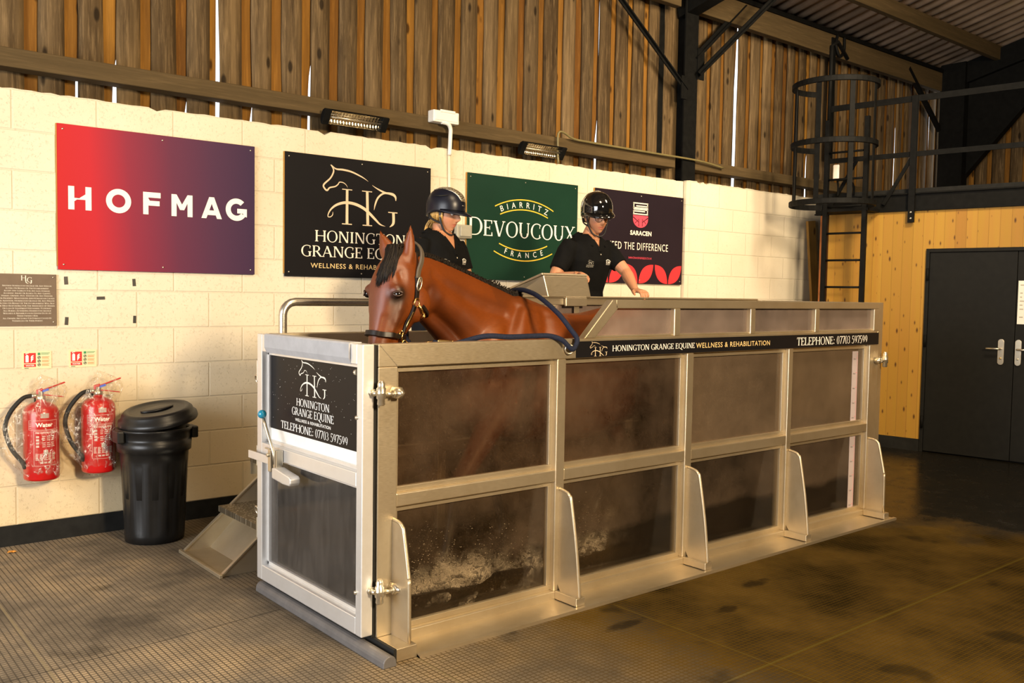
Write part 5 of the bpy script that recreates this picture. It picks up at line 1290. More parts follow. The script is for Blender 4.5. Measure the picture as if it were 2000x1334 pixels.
for x_, z0, hgt, seed, dn in ((.034, .085, .12, 21, .8), (.075, .10, .12, 22, .6)):      # and along the end door
    nx_, nz_ = 40, 12; vs_ = []; fs = []
    for i in range(nx_+1):
        for q in range(nz_+1):
            u_, v_ = i/nx_, q/nz_; y = .07+.88*u_; z = z0 + hgt*v_ + .03*noise.noise(Vector((y*6, seed, 0))); vs_.append((x_ + .015*noise.noise(Vector((y*9, z*9, seed))), y, z)); dens.append(dn*(.35+.65*math.exp(-((u_-.25)/.22)**2))*max(0, 1-abs(v_-.4)/.55))
    for i in range(nx_):
        for q in range(nz_): a = i*(nz_+1)+q; fs.append((a, a+nz_+1, a+nz_+2, a+1))
    b.add(vs_, fs, True)
fm = b.build('water_foam', M['foam'], fix=False); paint(fm.data, np.repeat(np.array(dens)[:, None], 3, 1))
tag(fm, 'airy white sheets of foam on the churned treadmill water', 'foam', kind='stuff')
# ================================================================== THE HORSE
hz = math.radians(12); _h = Vector((-math.cos(hz), -math.sin(hz), 0))
HD = (_h*.28 + Vector((0, 0, -.96))).normalized()              # down the face
HN = (_h*.96 + Vector((0, 0, .28))).normalized()               # out of the forehead
HW = HD.cross(HN).normalized(); HW = HW if HW.y < 0 else -HW   # towards the camera side
HP = Vector((.335, .366, 1.652))
HS = [(-.05, .025, -.075, .050), (.0, .070, -.105, .072), (.06, .096, -.135, .090), (.12, .108, -.155, .102), (.18, .108, -.168, .103), (.24, .098, -.162, .092), (.30, .086, -.135, .076),
      (.36, .076, -.100, .062), (.42, .068, -.076, .053), (.48, .066, -.066, .053), (.53, .060, -.060, .054), (.57, .044, -.052, .048), (.595, .020, -.030, .030)]
def hprof(s):
    for i in range(len(HS)-1):
        if HS[i][0] <= s <= HS[i+1][0]:
            t = (s-HS[i][0])/(HS[i+1][0]-HS[i][0]); return [HS[i][q]+(HS[i+1][q]-HS[i][q])*t for q in (1, 2, 3)]
    return HS[-1][1:] if s > 0 else HS[0][1:]
def sgp(v, p): return math.copysign(abs(v)**p, v)
def hpt(s, deg, off=0.0):
    f, b, w = hprof(s); a = math.radians(deg); c, sn = math.cos(a), math.sin(a)
    hd = (f-b)/2+off; jaw = 1 - .22*max(0, -c)
    return HP + HD*s + HN*((f+b)/2 + hd*sgp(c, .85)) + HW*((w+off)*sgp(sn, .75)*jaw)
def horse_body():
    b = MB(); n = 28
    # trunk
    T = [(.66, 1.17, .98, .08), (.69, 1.26, .86, .15), (.78, 1.35, .79, .205), (.92, 1.43, .745, .225), (1.05, 1.475, .72, .235), (1.16, 1.492, .705, .245), (1.30, 1.445, .69, .270), (1.45, 1.395, .68, .290),
         (1.62, 1.395, .69, .298), (1.80, 1.425, .73, .290), (1.97, 1.462, .79, .282), (2.12, 1.468, .83, .275), (2.26, 1.435, .86, .245), (2.37, 1.36, .90, .200), (2.43, 1.26, .97, .12), (2.445, 1.2, 1.02, .05)]
    rings = []
    for x, zt, zb, hw in T:
        rg = []
        for k in range(n):
            a = 2*PI*k/n; c, s = math.cos(a), math.sin(a); zc = zb+(zt-zb)*.47
            z = zc + (zt-zc)*sgp(c, .95) if c > 0 else zc + (zc-zb)*sgp(c, .85)
            y = hw*sgp(s, .85)*(1 - (.38 if x < 1.25 else .18)*max(0, c)**2)
            rg.append((x, .5+y, z))
        rings.append(rg)
    b.loft(rings)
    # neck, curved a little towards the camera
    N = [((1.12, .50, 1.16), .31, .17), ((.96, .50, 1.27), .270, .145), ((.82, .49, 1.365), .225, .115), ((.69, .47, 1.44), .190, .095), ((.57, .445, 1.50), .165, .084), ((.47, .415, 1.545), .140, .080), ((.40, .39, 1.575), .115, .074)]
    rings = []
    for i, (c_, hh, hw) in enumerate(N):
        c_ = Vector(c_); t = (Vector(N[min(i+1, 6)][0])-Vector(N[max(i-1, 0)][0])).normalized()
        sd = t.cross(Vector((0, 0, 1))).normalized(); up = sd.cross(t).normalized()
        rings.append([c_ + up*(hh*sgp(math.cos(2*PI*k/n), .95)) + sd*(hw*sgp(math.sin(2*PI*k/n), .9)*(1-.45*max(0, math.cos(2*PI*k/n))**1.5)) for k in range(n)])
    b.loft(rings)
    # head
    b.loft([[hpt(s, 360*k/n) for k in range(n)] for s, *_ in HS])
    for sg in (1, -1):
        b.sphere(HP + HD*.172 + HN*.058 + HW*(.080*sg), (.036, .036, .032), 14, 10)               # brow over the eye
        b.sphere(HP + HD*.505 + HN*.030 + HW*(.046*sg), (.022, .022, .026), 12, 8)                # nostril rim
        b.sphere(HP + HD*.19 - HN*.085 + HW*(.070*sg), (.085, .040, .090), 16, 12)                # cheek
        b.tube([HP + HD*.20 + HN*.02 + HW*(.094*sg), HP + HD*.29 + HN*.02 + HW*(.076*sg), HP + HD*.36 + HN*.018 + HW*(.058*sg)], [.010, .012, .008], 8)
    b.sphere(HP + HD*.575 - HN*.025, (.036, .034, .030), 12, 8)
    for sg, ln, out in ((1, .165, .16), (-1, .165, .62)):                                                        # ears
        base = HP + HN*.005 + HD*.010 + HW*(.056*sg); d = (Vector((0, 0, 1)) + HN*.10 + HW*(out*sg) - HD*.2).normalized()
        fc = (HN*.75 + HW*(.65*sg if sg > 0 else .25)).normalized(); sd = d.cross(fc).normalized(); fc = sd.cross(d)
        q_ = .86 if sg > 0 else 1.12; prof = [(-.03, .026, .026), (.0, .031*q_, .026), (.035, .038*q_, .022), (.07, .037*q_, .018), (.105, .027*q_, .013), (.14, .012, .009), (ln, .003, .004)]
        b.loft([[base + d*t + fc*(rb*math.cos(2*PI*k/14) - (.012*(t/.1)*(math.sin(2*PI*k/14)**2) if t > 0 else 0)) + sd*(ra*math.sin(2*PI*k/14)) for k in range(14)] for t, ra, rb in prof])
    # legs: shoulder / stifle down to the pastern, one pair stepping forward, one back
    def leg(J): 
        P = catmull([j[0] for j in J], 5); R_ = [v.x for v in catmull([(j[1], 0, 0) for j in J], 5)]
        b.tube(P, R_, 14)
    leg([((.98, .36, 1.12), .13), ((.93, .35, .93), .095), ((.83, .345, .79), .068), ((.68, .34, .585), .046), ((.655, .34, .54), .046), ((.63, .34, .42), .030), ((.60, .34, .27), .030), ((.592, .34, .23), .036), ((.57, .34, .17), .028), ((.545, .34, .13), .036)])
    leg([((.98, .64, 1.12), .13), ((.98, .645, .93), .095), ((1.03, .65, .78), .066), ((1.11, .65, .565), .046), ((1.12, .65, .52), .046), ((1.15, .65, .40), .030), ((1.19, .65, .25), .030), ((1.20, .65, .21), .036), ((1.185, .65, .16), .028), ((1.165, .65, .12), .036)])
    leg([((2.12, .36, 1.17), .18), ((2.08, .355, .98), .155), ((2.10, .35, .84), .105), ((2.22, .35, .69), .066), ((2.30, .35, .585), .050), ((2.305, .35, .52), .044), ((2.29, .35, .40), .033), ((2.255, .35, .25), .032), ((2.25, .35, .21), .038), ((2.215, .35, .15), .030), ((2.19, .35, .11), .038)])
    leg([((2.12, .64, 1.17), .18), ((2.03, .645, .98), .155), ((2.00, .65, .84), .105), ((2.08, .65, .69), .066), ((2.13, .65, .585), .050), ((2.12, .65, .52), .044), ((2.04, .65, .40), .033), ((1.94, .65, .26), .032), ((1.92, .65, .22), .038), ((1.885, .65, .16), .030), ((1.86, .65, .12), .038)])
    # muscle: shoulder blade, breast, haunch
    b.sphere((.93, .40, 1.12), (.16, .115, .24), 16, 12); b.sphere((.93, .60, 1.12), (.16, .115, .24), 16, 12)
    b.sphere((2.18, .35, 1.20), (.19, .11, .22), 16, 12); b.sphere((2.18, .65, 1.20), (.19, .11, .22), 16, 12)
    return remesh(b, .0095, 7, 'horse')
hm = horse_body(); C = coords(hm)
def relief(me, C):
    """muscle and bone relief: grooves and swellings along lines on both sides"""
    N = np.empty(len(C)*3); me.vertices.foreach_get('normal', N); N = N.reshape(-1, 3)
    def along(pts, depth, wid):
        P = np.array([tuple(p) for p in catmull(pts, 6)]); d = np.full(len(C), 9.0)
        for a, b_ in zip(P[:-1], P[1:]):
            ab = b_-a; t = np.clip(((C-a) @ ab)/(ab @ ab), 0, 1); d = np.minimum(d, np.linalg.norm(C-(a+t[:, None]*ab), axis=1))
        return depth*np.exp(-(d/wid)**2)
    D = np.zeros(len(C))
    for m in (0, 1):
        f = (lambda p: (p[0], p[1], p[2])) if m == 0 else (lambda p: (p[0], 1.0-p[1], p[2]))
        D += along([f(p) for p in ((.54, .36, 1.38), (.66, .38, 1.30), (.76, .36, 1.18), (.82, .33, 1.05))], -.034, .030)      # jugular groove
        D += along([f(p) for p in ((1.08, .40, 1.43), (.98, .33, 1.33), (.88, .29, 1.20), (.83, .28, 1.08))], -.020, .030)     # front of the shoulder
        D += along([f(p) for p in ((1.10, .38, 1.42), (1.02, .30, 1.28), (.96, .27, 1.14))], .018, .040)                         # shoulder blade ridge
        D += along([f(p) for p in ((1.24, .36, 1.40), (1.18, .28, 1.25), (1.12, .26, 1.08), (1.10, .27, .95))], -.020, .034)    # behind the shoulder
        D += along([f(p) for p in ((.52, .36, 1.58), (.66, .40, 1.50), (.82, .40, 1.42), (.98, .40, 1.38))], -.017, .028)
        D += along([f(p) for p in ((.56, .35, 1.47), (.70, .37, 1.40), (.84, .36, 1.30), (.92, .33, 1.22))], .012, .045)       # long neck muscle       # under the crest
        D += along([f(p) for p in ((1.95, .26, 1.30), (2.00, .24, 1.10), (1.98, .25, .95))], -.012, .035)                        # flank
    for sg in (1, -1):
        h = lambda s, n, w: tuple(HP + HD*s + HN*n + HW*(w*sg))
        D += along([h(.085, .055, .085), h(.105, .050, .095)], -.013, .022)                                                     # hollow above the eye
        D += along([h(.235, .055, .10), h(.20, .085, .10)], -.008, .016)                                                        # under the eye
        D += along([h(.22, .000, .11), h(.30, .005, .09), h(.37, .012, .07)], .007, .014)                                       # facial crest
        D += along([h(.29, -.06, .08), h(.34, -.03, .07), h(.40, -.02, .06)], -.010, .022)                                      # in front of the cheek
        D += along([h(.10, -.165, .07), h(.18, -.175, .075), h(.25, -.165, .065)], -.010, .018)                                 # behind the jaw
        D += along([h(.515, .034, .058), h(.53, .022, .058)], -.014, .011)                                                      # nostril
        D += along([h(.545, -.015, .05), h(.51, -.022, .055), h(.485, -.025, .055)], -.006, .007)                               # lips
        D += along([h(.30, .07, .055), h(.40, .06, .04), h(.47, .055, .035)], -.005, .014)                                      # beside the nasal bone
    C2 = C + N*D[:, None]; setco(me, C2); return C2
C = relief(hm, C)
def sm(x, a, b): t = np.clip((x-a)/(b-a), 0, 1); return t*t*(3-2*t)
def lerp(a, b, t): return a*(1-t[:, None]) + np.array(b)*t[:, None]
col = np.tile(np.array([.165, .036, .0028]), (len(C), 1))
rel = C - np.array(HP); s_ = rel @ np.array(HD); n_ = rel @ np.array(HN); w_ = rel @ np.array(HW)
onhead = (s_ > -.1) & (s_ < .66) & (np.abs(w_) < .17) & (n_ > -.21) & (n_ < .2)
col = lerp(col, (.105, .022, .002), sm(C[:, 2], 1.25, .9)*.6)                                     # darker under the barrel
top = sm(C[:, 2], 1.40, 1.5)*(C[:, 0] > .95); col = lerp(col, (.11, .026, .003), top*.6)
leg_ = sm(C[:, 2], .66, .52)*(C[:, 2] < .68); col = lerp(col, (.010, .008, .007), leg_)          # black points
col = lerp(col, (.035, .018, .010), onhead*sm(s_, .37, .50)*.92)                                  # muzzle
eye = np.exp(-(((s_-.19)/.045)**2 + ((n_-.055)/.046)**2))*onhead*(np.abs(w_) > .05); col = lerp(col, (.020, .012, .008), np.clip(eye*1.5, 0, .95))
chk = np.exp(-(((s_-.28)/.055)**2 + ((n_-.02)/.035)**2))*onhead; col = lerp(col, (.06, .022, .010), np.clip(chk*1.0, 0, .65))
nf = onhead*sm(n_, .055, .10)*sm(s_, .08, .16); col = lerp(col, (.15, .034, .013), nf*.7)         # duller brown down the nose
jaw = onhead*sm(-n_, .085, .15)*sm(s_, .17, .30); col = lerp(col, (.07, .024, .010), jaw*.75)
ear = ((C - np.array(HP)) @ np.array((0, 0, 1)) > .125)*onhead; col = lerp(col, (.05, .014, .005), ear*.45); col = lerp(col, (.012, .007, .005), sm(C[:, 2], HP.z+.125, HP.z+.165)*onhead*.9)
thr = sm(C[:, 0], .84, .62)*sm(C[:, 2], 1.46, 1.30)*(C[:, 2] > 1.0)*(~onhead); col = lerp(col, (.050, .012, .004), thr*.7)  # throat darkened, mostly the cheek's shadow painted into the coat
def near(pts, wid):
    P = np.array([tuple(p) for p in catmull(pts, 6)]); d = np.full(len(C), 9.0)
    for a, b_ in zip(P[:-1], P[1:]):
        ab = b_-a; t = np.clip(((C-a) @ ab)/(ab @ ab), 0, 1); d = np.minimum(d, np.linalg.norm(C-(a+t[:, None]*ab), axis=1))
    return np.exp(-(d/wid)**2)
for m in (0, 1):
    f = (lambda p: (p[0], p[1], p[2])) if m == 0 else (lambda p: (p[0], 1.0-p[1], p[2]))
    col = lerp(col, (.045, .010, .003), .62*near([f(p) for p in ((.50, .33, 1.52), (.56, .34, 1.42), (.63, .35, 1.30), (.72, .34, 1.16))], .045))  # shadow behind the cheek painted into the coat
    col = lerp(col, (.30, .085, .008), .55*near([f(p) for p in ((.86, .28, 1.27), (.92, .27, 1.20))], .085))  # shoulder highlight painted into the coat
    col = lerp(col, (.07, .016, .003), .45*near([f(p) for p in ((.62, .38, 1.55), (.80, .40, 1.48), (1.00, .42, 1.43))], .030))  # shading below the crest painted into the coat
nz = np.array([noise.noise(Vector(p)*5.0) for p in C]); col *= (1 + .12*nz)[:, None]
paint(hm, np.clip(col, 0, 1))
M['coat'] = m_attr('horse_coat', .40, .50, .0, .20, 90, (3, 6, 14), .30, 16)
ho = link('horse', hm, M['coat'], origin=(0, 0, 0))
tag(ho, 'bay horse with dark mane and leather halter standing in the water treadmill', 'horse')
M['hair'] = simple('dark_mane_hair', (.010, .007, .005), .6, 0, .2, var=.4, vscale=90)
M['lid'] = simple('dark_eyelid', (.030, .012, .006), .45)
M['horn'] = simple('dark_hoof_horn', (.03, .024, .018), .5)
M['eye'] = simple('dark_eye', (.006, .004, .003), .05, 0, .6)
from mathutils.bvhtree import BVHTree
hbv = BVHTree.FromPolygons([v.co for v in hm.vertices], [tuple(p.vertices) for p in hm.polygons])
def hctr(s): f, b_, w = hprof(s); return HP + HD*s + HN*((f+b_)/2)
def surf(s, deg, off):
    """point on the head at station s and angle deg round it, and the outward direction there"""
    c = hctr(s); o = hpt(s, deg, .12); d = (c-o).normalized(); h = hbv.ray_cast(o, d)
    q = h[0] if h[0] and (h[0]-c).length < .20 else hpt(s, deg, 0)
    return q - d*off, -d
for c_ in ((.53, .34), (1.15, .65), (2.175, .35), (1.845, .65)):
    b = MB(); b.lathe([(.050, 0), (.058, .004), (.042, .075), (.02, .085)], (c_[0], c_[1], .052), 20); b.build('hoof', M['horn'], ho)
for sg in (1, -1):
    b = MB(); ec, en = surf(.188, 52*sg, -.0085); b.sphere(ec, .0195, 18, 12); ey = b.build('eye', M['eye'], ho)
    t_ = (HD*.15 + HN*1.0).normalized(); t_ = (t_ - en*t_.dot(en)).normalized(); u_ = -(HD - en*HD.dot(en)).normalized()
    b = MB(); b.tube([ec + en*(.0165-.004*abs(q)**2) + t_*(.0235*q) + u_*(.0088*(1-q*q)+.001) for q in [(-1+2*i/10) for i in range(11)]], [.002]+[.0052]*9+[.002], 8); b.tube([ec + en*(.0155-.004*abs(q)**2) + t_*(.0225*q) - u_*(.0115*(1-q*q)) for q in [(-1+2*i/10) for i in range(11)]], [.0015]+[.0036]*9+[.0015], 8); b.build('eyelid', M['lid'], ey)
rnd = random.Random(21)
def lock(mb, pts, r0): mb.tube(pts, [r0*q for q in (.6, 1.0, .9, .7, .12)][:len(pts)], 5, True, True)
crest = catmull([(.385, .375, 1.70), (.44, .392, 1.690), (.53, .425, 1.690), (.64, .452, 1.640), (.76, .475, 1.592), (.88, .488, 1.556), (1.0, .496, 1.512), (1.10, .50, 1.494), (1.17, .50, 1.498)], 20)
cr = []
for p in crest:
    best = None
    for dy in (-.03, -.015, 0, .015, .03):
        h = hbv.ray_cast(Vector((p.x, p.y+dy, 1.9)), Vector((0, 0, -1)))
        if h[0] and (best is None or h[0].z > best.z): best = h[0]
    cr.append(Vector((p.x, p.y, best.z)) if best else p)
for _ in range(3): cr = [cr[0]] + [(cr[i-1]+cr[i]*2+cr[i+1])/4 for i in range(1, len(cr)-1)] + [cr[-1]]
b = MB(); b.tube([p + Vector((0, .004, .000)) for p in cr], [.006] + [.013]*(len(cr)-2) + [.004], 8)
for i, p in enumerate(cr):
    for k in range(26):
        q = p + Vector((rnd.uniform(-.012, .012), rnd.uniform(-.012, .018), rnd.uniform(-.004, .006))); L = rnd.uniform(.06, .11)
        dn = Vector((rnd.uniform(.02, .06), L*.75, 0)); up_ = rnd.uniform(.004, .011)
        lock(b, [q - Vector((0, 0, .01)), q + Vector((rnd.uniform(-.004, .012), .002, up_)), q + dn*.45 + Vector((0, 0, up_*.9)), q + dn*.9 - Vector((0, 0, L*.35)), q + dn*1.15 - Vector((0, 0, L*.9))], rnd.uniform(.0014, .0030))
    if p.x > .95 and i % 2 == 0:
        lock(b, [p, p + Vector((rnd.uniform(0, .01), -.004, .016)), p + Vector((rnd.uniform(.005, .02), -.006, rnd.uniform(.018, .030)))], .004)
b.build('mane', M['hair'], ho)
b = MB()
for k in range(300):
    a = rnd.uniform(-1, 1); st = HP + HN*(.030+rnd.uniform(-.03, .02)) - HD*(.035+rnd.uniform(-.01, .02)) + HW*(a*.040+.010)
    L = rnd.uniform(.10, .19)*(1-.25*abs(a)); sp = a*.020 + rnd.uniform(-.012, .012)
    pts = [st, st + HN*.034 + HD*.012]
    for t in (.35, .7, 1.0):
        s = -.01 + L*t; f = hprof(max(s, 0))[0]; pts.append(HP + HD*s + HN*(f*(1-.25*a*a) + .010*(1-t*.7) + rnd.uniform(-.004, .004)) + HW*(a*.034 + .016 + sp*t))
    lock(b, pts, rnd.uniform(.0025, .005))
b.build('forelock', M['hair'], ho)
b = MB()
for k in range(150):
    a = rnd.uniform(0, 2*PI); r_ = rnd.uniform(0, 1); L = rnd.uniform(.5, .75); ox, oy = .035*r_*math.cos(a), .04*r_*math.sin(a)
    s0 = Vector((2.42, .5, 1.36)); pts = [s0 + Vector((ox*.3, oy*.5, 0)), s0 + Vector((.055+ox, oy, -.06)), s0 + Vector((.075+ox*1.5, oy*1.3, -.25)), s0 + Vector((.07+ox*2, oy*1.8, -.25-(L-.25)*.6)), s0 + Vector((.06+ox*2, oy*1.8, -L))]
    lock(b, pts, .010)
b.build('tail', M['hair'], ho)
# halter: every strap lies on the skin of the head
def hstrap(pairs, w_, t_, off, m, name, par, n=5):
    P = catmull([Vector((s, a, 0)) for s, a in pairs], n); q = [surf(p.x, p.y, off) for p in P]
    pts = [x[0] for x in q]
    for _ in range(2): pts = [pts[0]] + [(pts[i-1]+pts[i]*2+pts[i+1])/4 for i in range(1, len(pts)-1)] + [pts[-1]]
    b = MB(); b.ribbon(pts, [x[1] for x in q], w_, t_); return b.build(name, M[m], par)
def nbs(a): return .376 - .020*max(0, min(1, (abs(a)-40)/80))
ha = hstrap([(nbs(a), a) for a in range(-180, 181, 15)], .026, .012, .006, 'leather', 'halter', ho)
ha['label'] = 'dark leather halter with brass fittings'
for sg in (1, -1):
    hstrap([(.350, 118*sg), (.31, 111*sg), (.25, 99*sg), (.208, 97*sg)], .022, .006, .006, 'leather', 'cheek_strap', ha)
    hstrap([(.180, 97*sg), (.145, 97*sg), (.10, 96*sg), (.075, 94*sg)], .024, .006, .006, 'leather', 'cheek_strap', ha)
    hstrap([(.20, 110*sg), (.225, 130*sg), (.235, 155*sg), (.238, 180*sg)], .018, .005, .006, 'leather', 'throat_strap', ha)
    c, nn = surf(.194, 97*sg, .012); b = MB(); b.torus(c, .0195, .0034, nn, 24, 8); b.build('ring', M['brass'], ha)
    upv = -HD
    c, nn = surf(.108, 97*sg, .016); b = MB(); b.torus(c, .026, .0040, nn, 24, 8, .62, 1.18, upv); b.tube([c, c + upv*.026], .0022, 6); b.build('buckle', M['chrome'], ha)
    c, nn = surf(.356, 119*sg, .012)
    b = MB(); b.torus(c, .021, .0042, nn, 24, 8, 1.0, 1.0, upv); b.tube([c + upv*.022 - HN*.018, c + upv*.024 + HN*.018], .0040, 8); b.tube([c + HN*.022 + upv*.018, c + HN*.024 - upv*.018], .0040, 8); b.build('square_ring', M['brass'], ha)
    (c0, n0), (c1, n1) = surf(.238, 97*sg, .013), surf(.308, 110*sg, .013)
    b = MB(); b.ribbon([c0, (c0+c1)/2 + n0*.001, c1], [n0, n0, n1], .013, .003); b.build('name_plate', M['brass'], ha)
    p = [surf(s_, d_*sg, .014)[0] for s_, d_ in ((.202, 101), (.215, 107), (.230, 112))]; b = MB(); b.tube(p, [.0035, .0055, .005], 8); c, nn = surf(.240, 117*sg, .014); b.torus(c, .012, .0035, nn, 16, 6); b.build('throat_clip', M['brass'], ha)
pts = []
for sg in (1, -1):
    seq = [surf(.085, 95*sg, .009)[0], surf(.045, 97*sg, .014)[0], HP - HD*.000 - HN*.042 + HW*(.096*sg), HP - HD*.045 - HN*.045 + HW*(.082*sg), HP - HD*.082 - HN*.040 + HW*(.048*sg)]
    pts = pts + (seq if sg == 1 else [HP - HD*.095 - HN*.038] + seq[::-1])
cp = catmull(pts, 5); b = MB(); b.ribbon(cp, [(p - (HP - HN*.02 + HD*.06)) for p in cp], .026, .006); b.build('crown_strap', M['leather_dull'], ha)
c = surf(.36, 180, .016)[0]; b = MB(); b.torus(c, .020, .004, HW, 20, 8); b.build('ring', M['brass'], ha)
# lead rope: from the halter along the rail, through the tie ring and back over the withers
lr = thing('lead_rope', 'navy rope lead lying along the rail, through the ring and over the withers', 'rope', (1.058, -.03, 1.234))
sn = surf(.368, 124, .022)[0]
b = MB(); b.tube([sn + Vector((.0, -.004, -.012)), sn + Vector((.03, -.03, -.016)), sn + Vector((.065, -.06, -.012)), sn + Vector((.10, -.09, -.008))], [.004, .006, .005, .007], 8); b.torus(sn + Vector((.0, -.004, -.012)), .011, .003, (0, 1, 0), 14, 6)
b.build('snap_clip', M['brass'], lr)
e = sn + Vector((.10, -.09, -.008))
b = MB(); R1 = catmull([e, e + Vector((.05, -.06, -.01)), (.60, .07, 1.301), (.72, .032, 1.298), (.85, .022, 1.300), (.94, .004, 1.300), (1.0, -.020, 1.282), (1.035, -.030, 1.252), (1.060, -.034, 1.236), (1.082, -.030, 1.250), (1.100, -.022, 1.285), (1.095, .020, 1.330), (1.09, .10, 1.40), (1.115, .25, 1.47), (1.15, .38, 1.505), (1.165, .50, 1.520), (1.165, .60, 1.495), (1.15, .70, 1.38), (1.13, .76, 1.20)], 10)
b.tube(R1, .0125, 10); b.build('rope', M['rope'], lr)
b = MB(); t = sn + Vector((.115, -.105, -.006)); b.beam(t, t + Vector((.05, -.05, -.004)), .026, .024); b.build('rope_ferrule', M['brass'], lr, bevel=.004)
b = MB(); b.tube(catmull([surf(.36, 180, .016)[0], surf(.355, 180, .06)[0], (.50, .56, 1.25), (.60, .72, 1.31), (.72, .90, 1.32), (.78, .985, 1.300)], 8), .0125, 10)
tag(b.build('lead_rope', M['rope']), 'second dark rope running from under the jaw to the far side rail', 'rope')
# ================================================================== THE TWO PEOPLE
from mathutils.bvhtree import BVHTree
M['skin'] = m_attr('skin', .48, .4, 0, .06, 400, (1, 1, 1), .06, 40, .08)
M['polo'] = simple('black_polo_knit', (.0045, .0045, .0045), .9, 0, .12, var=.2, bump=.25, bscale=900)
M['trouser'] = simple('navy_breeches', (.007, .008, .011), .85, 0, .15, var=.2)
M['boot'] = simple('black_boot', (.012, .011, .010), .4)
M['blonde'] = simple('blonde_hair', (.50, .30, .085), .5, 0, .4, var=.3, vscale=120)
M['brown_hair'] = simple('brown_hair', (.10, .055, .025), .5, 0, .4, var=.3, vscale=120)
M['helmet_navy'] = simple('matt_navy_helmet', (.007, .008, .015), .34, 0, .35, var=.06)
M['helmet_gloss'] = simple('gloss_black_helmet', (.006, .006, .006), .06, 0, .6, .6, var=.05)
M['webbing'] = simple('black_webbing', (.010, .010, .011), .6)
M['eyewhite'] = simple('eye_white', (.62, .56, .50), .2)
M['frame'] = simple('spectacle_frame', (.02, .014, .01), .2, 0, .5)
def m_glitter():
    k = NT('crystal_panel'); v = k.n('ShaderNodeTexVoronoi'); v.inputs['Scale'].default_value = 260; k.l(k.pos(), v.inputs['Vector'])
    c = k.ramp(k.sep(v.outputs['Color'])[0], [(.2, (.10, .08, .05)), (.6, (.45, .38, .26)), (.9, (.95, .88, .7))])
    return k.set(color=c, rough=.2, metal=.6, normal=k.bump(k.sep(v.outputs['Color'])[1], 1.0, .004))
M['glitter'] = m_glitter()
M['emb'] = simple('embroidery', (.62, .58, .48), .7)
SKIN = np.array([.50, .235, .125])
def head_rot(yaw, pitch, roll=0.0):
    """axes of the head in the body frame (x left, y forward, z up)"""
    return Matrix.Rotation(yaw, 3, 'Z') @ Matrix.Rotation(-pitch, 3, 'X') @ Matrix.Rotation(roll, 3, 'Y')
def head_shape(mb, c, Rm, k=1.0):
    nu, nv = 56, 44; rings = []
    for j in range(nv+1):
        ph = -PI/2 + PI*j/nv; ph = max(-PI/2+.03, min(PI/2-.03, ph)); rg = []
        for i in range(nu):
            th = 2*PI*i/nu; x = math.cos(ph)*math.sin(th); y = math.cos(ph)*math.cos(th); z = math.sin(ph)
            X, Y, Z = .072*x, .091*y, .116*z
            if Z < -.02: q = min(1, (-Z-.02)/.095); X *= 1-.34*q; Y = Y*(1-.10*q) + .014*q*(1 if y > -.2 else -.4)
            if y > 0:
                Y += .030*math.exp(-(X/.0115)**2-((Z+.026)/.019)**2) + .015*math.exp(-(X/.010)**2-((Z-.004)/.024)**2)
                Y -= .015*math.exp(-((abs(X)-.031)/.015)**2-((Z-.008)/.013)**2)
                Y += .006*math.exp(-((abs(X)-.03)/.026)**2-((Z-.030)/.010)**2)
                Y += .006*math.exp(-(X/.020)**2-((Z+.058)/.006)**2) + .007*math.exp(-(X/.018)**2-((Z+.071)/.006)**2) - .006*math.exp(-(X/.024)**2-((Z+.0645)/.003)**2)
                Y += .011*math.exp(-(X/.020)**2-((Z+.100)/.014)**2)
                Y += .005*math.exp(-((abs(X)-.042)/.018)**2-((Z+.03)/.022)**2)
            rg.append(c + Rm @ (Vector((X, Y, Z))*k))
        rings.append(rg)
    mb.loft(rings)
    for s in (1, -1):                                                                            # ears
        e = Vector((.074*s, -.012, -.005))*k
        mb.sphere(c + Rm @ e, (.011*k, .020*k, .030*k), 12, 8, Rm)
def hand(mb, wr, d, pn, side, curl=(25, 30, 20), k=1.0, thumb=True):
    """palm and five bent fingers; d = towards the fingers, pn = out of the palm, side = towards the thumb"""
    wr, d, pn = Vector(wr), Vector(d).normalized(), Vector(pn); pn = (pn-d*pn.dot(d)).normalized(); sd = Vector(side); sd = (sd-d*sd.dot(d)-pn*sd.dot(pn)).normalized()
    n = 14; rings = []
    for t, w_, th in ((-.02, .024, .019), (.0, .027, .018), (.025, .036, .016), (.055, .041, .014), (.082, .040, .012), (.092, .034, .009)):
        rings.append([wr + d*t*k + sd*(w_*k*math.cos(2*PI*i/n)) + pn*(th*k*math.sin(2*PI*i/n)) for i in range(n)])
    mb.loft(rings)
    for off, L, r_ in ((.029, .068, .0088), (.0095, .078, .0092), (-.010, .072, .0088), (-.029, .056, .0078)):
        p = wr + d*.080*k + sd*(off*k); dd = (d + sd*(off*1.6)).normalized(); pts = [p - dd*.02, p]; a = 0
        for seg, cu in zip((.46, .30, .24), curl):
            a += math.radians(cu); v = dd*math.cos(a) + pn*math.sin(a); p = p + v*(L*seg*k); pts.append(p)
        mb.tube(pts, [r_*k, r_*k*1.05, r_*k, r_*k*.92, r_*k*.72], 10)
    if thumb:
        p = wr + d*.022*k + sd*(.026*k); v = (d*.62 + sd*.72 + pn*.25).normalized(); v2 = (d*.88 + sd*.28 + pn*.35).normalized()
        mb.tube([p - v*.012, p + v*.026*k, p + v*.026*k + v2*.028*k, p + v*.026*k + v2*.050*k], [.012*k, .0115*k, .0098*k, .007*k], 10)
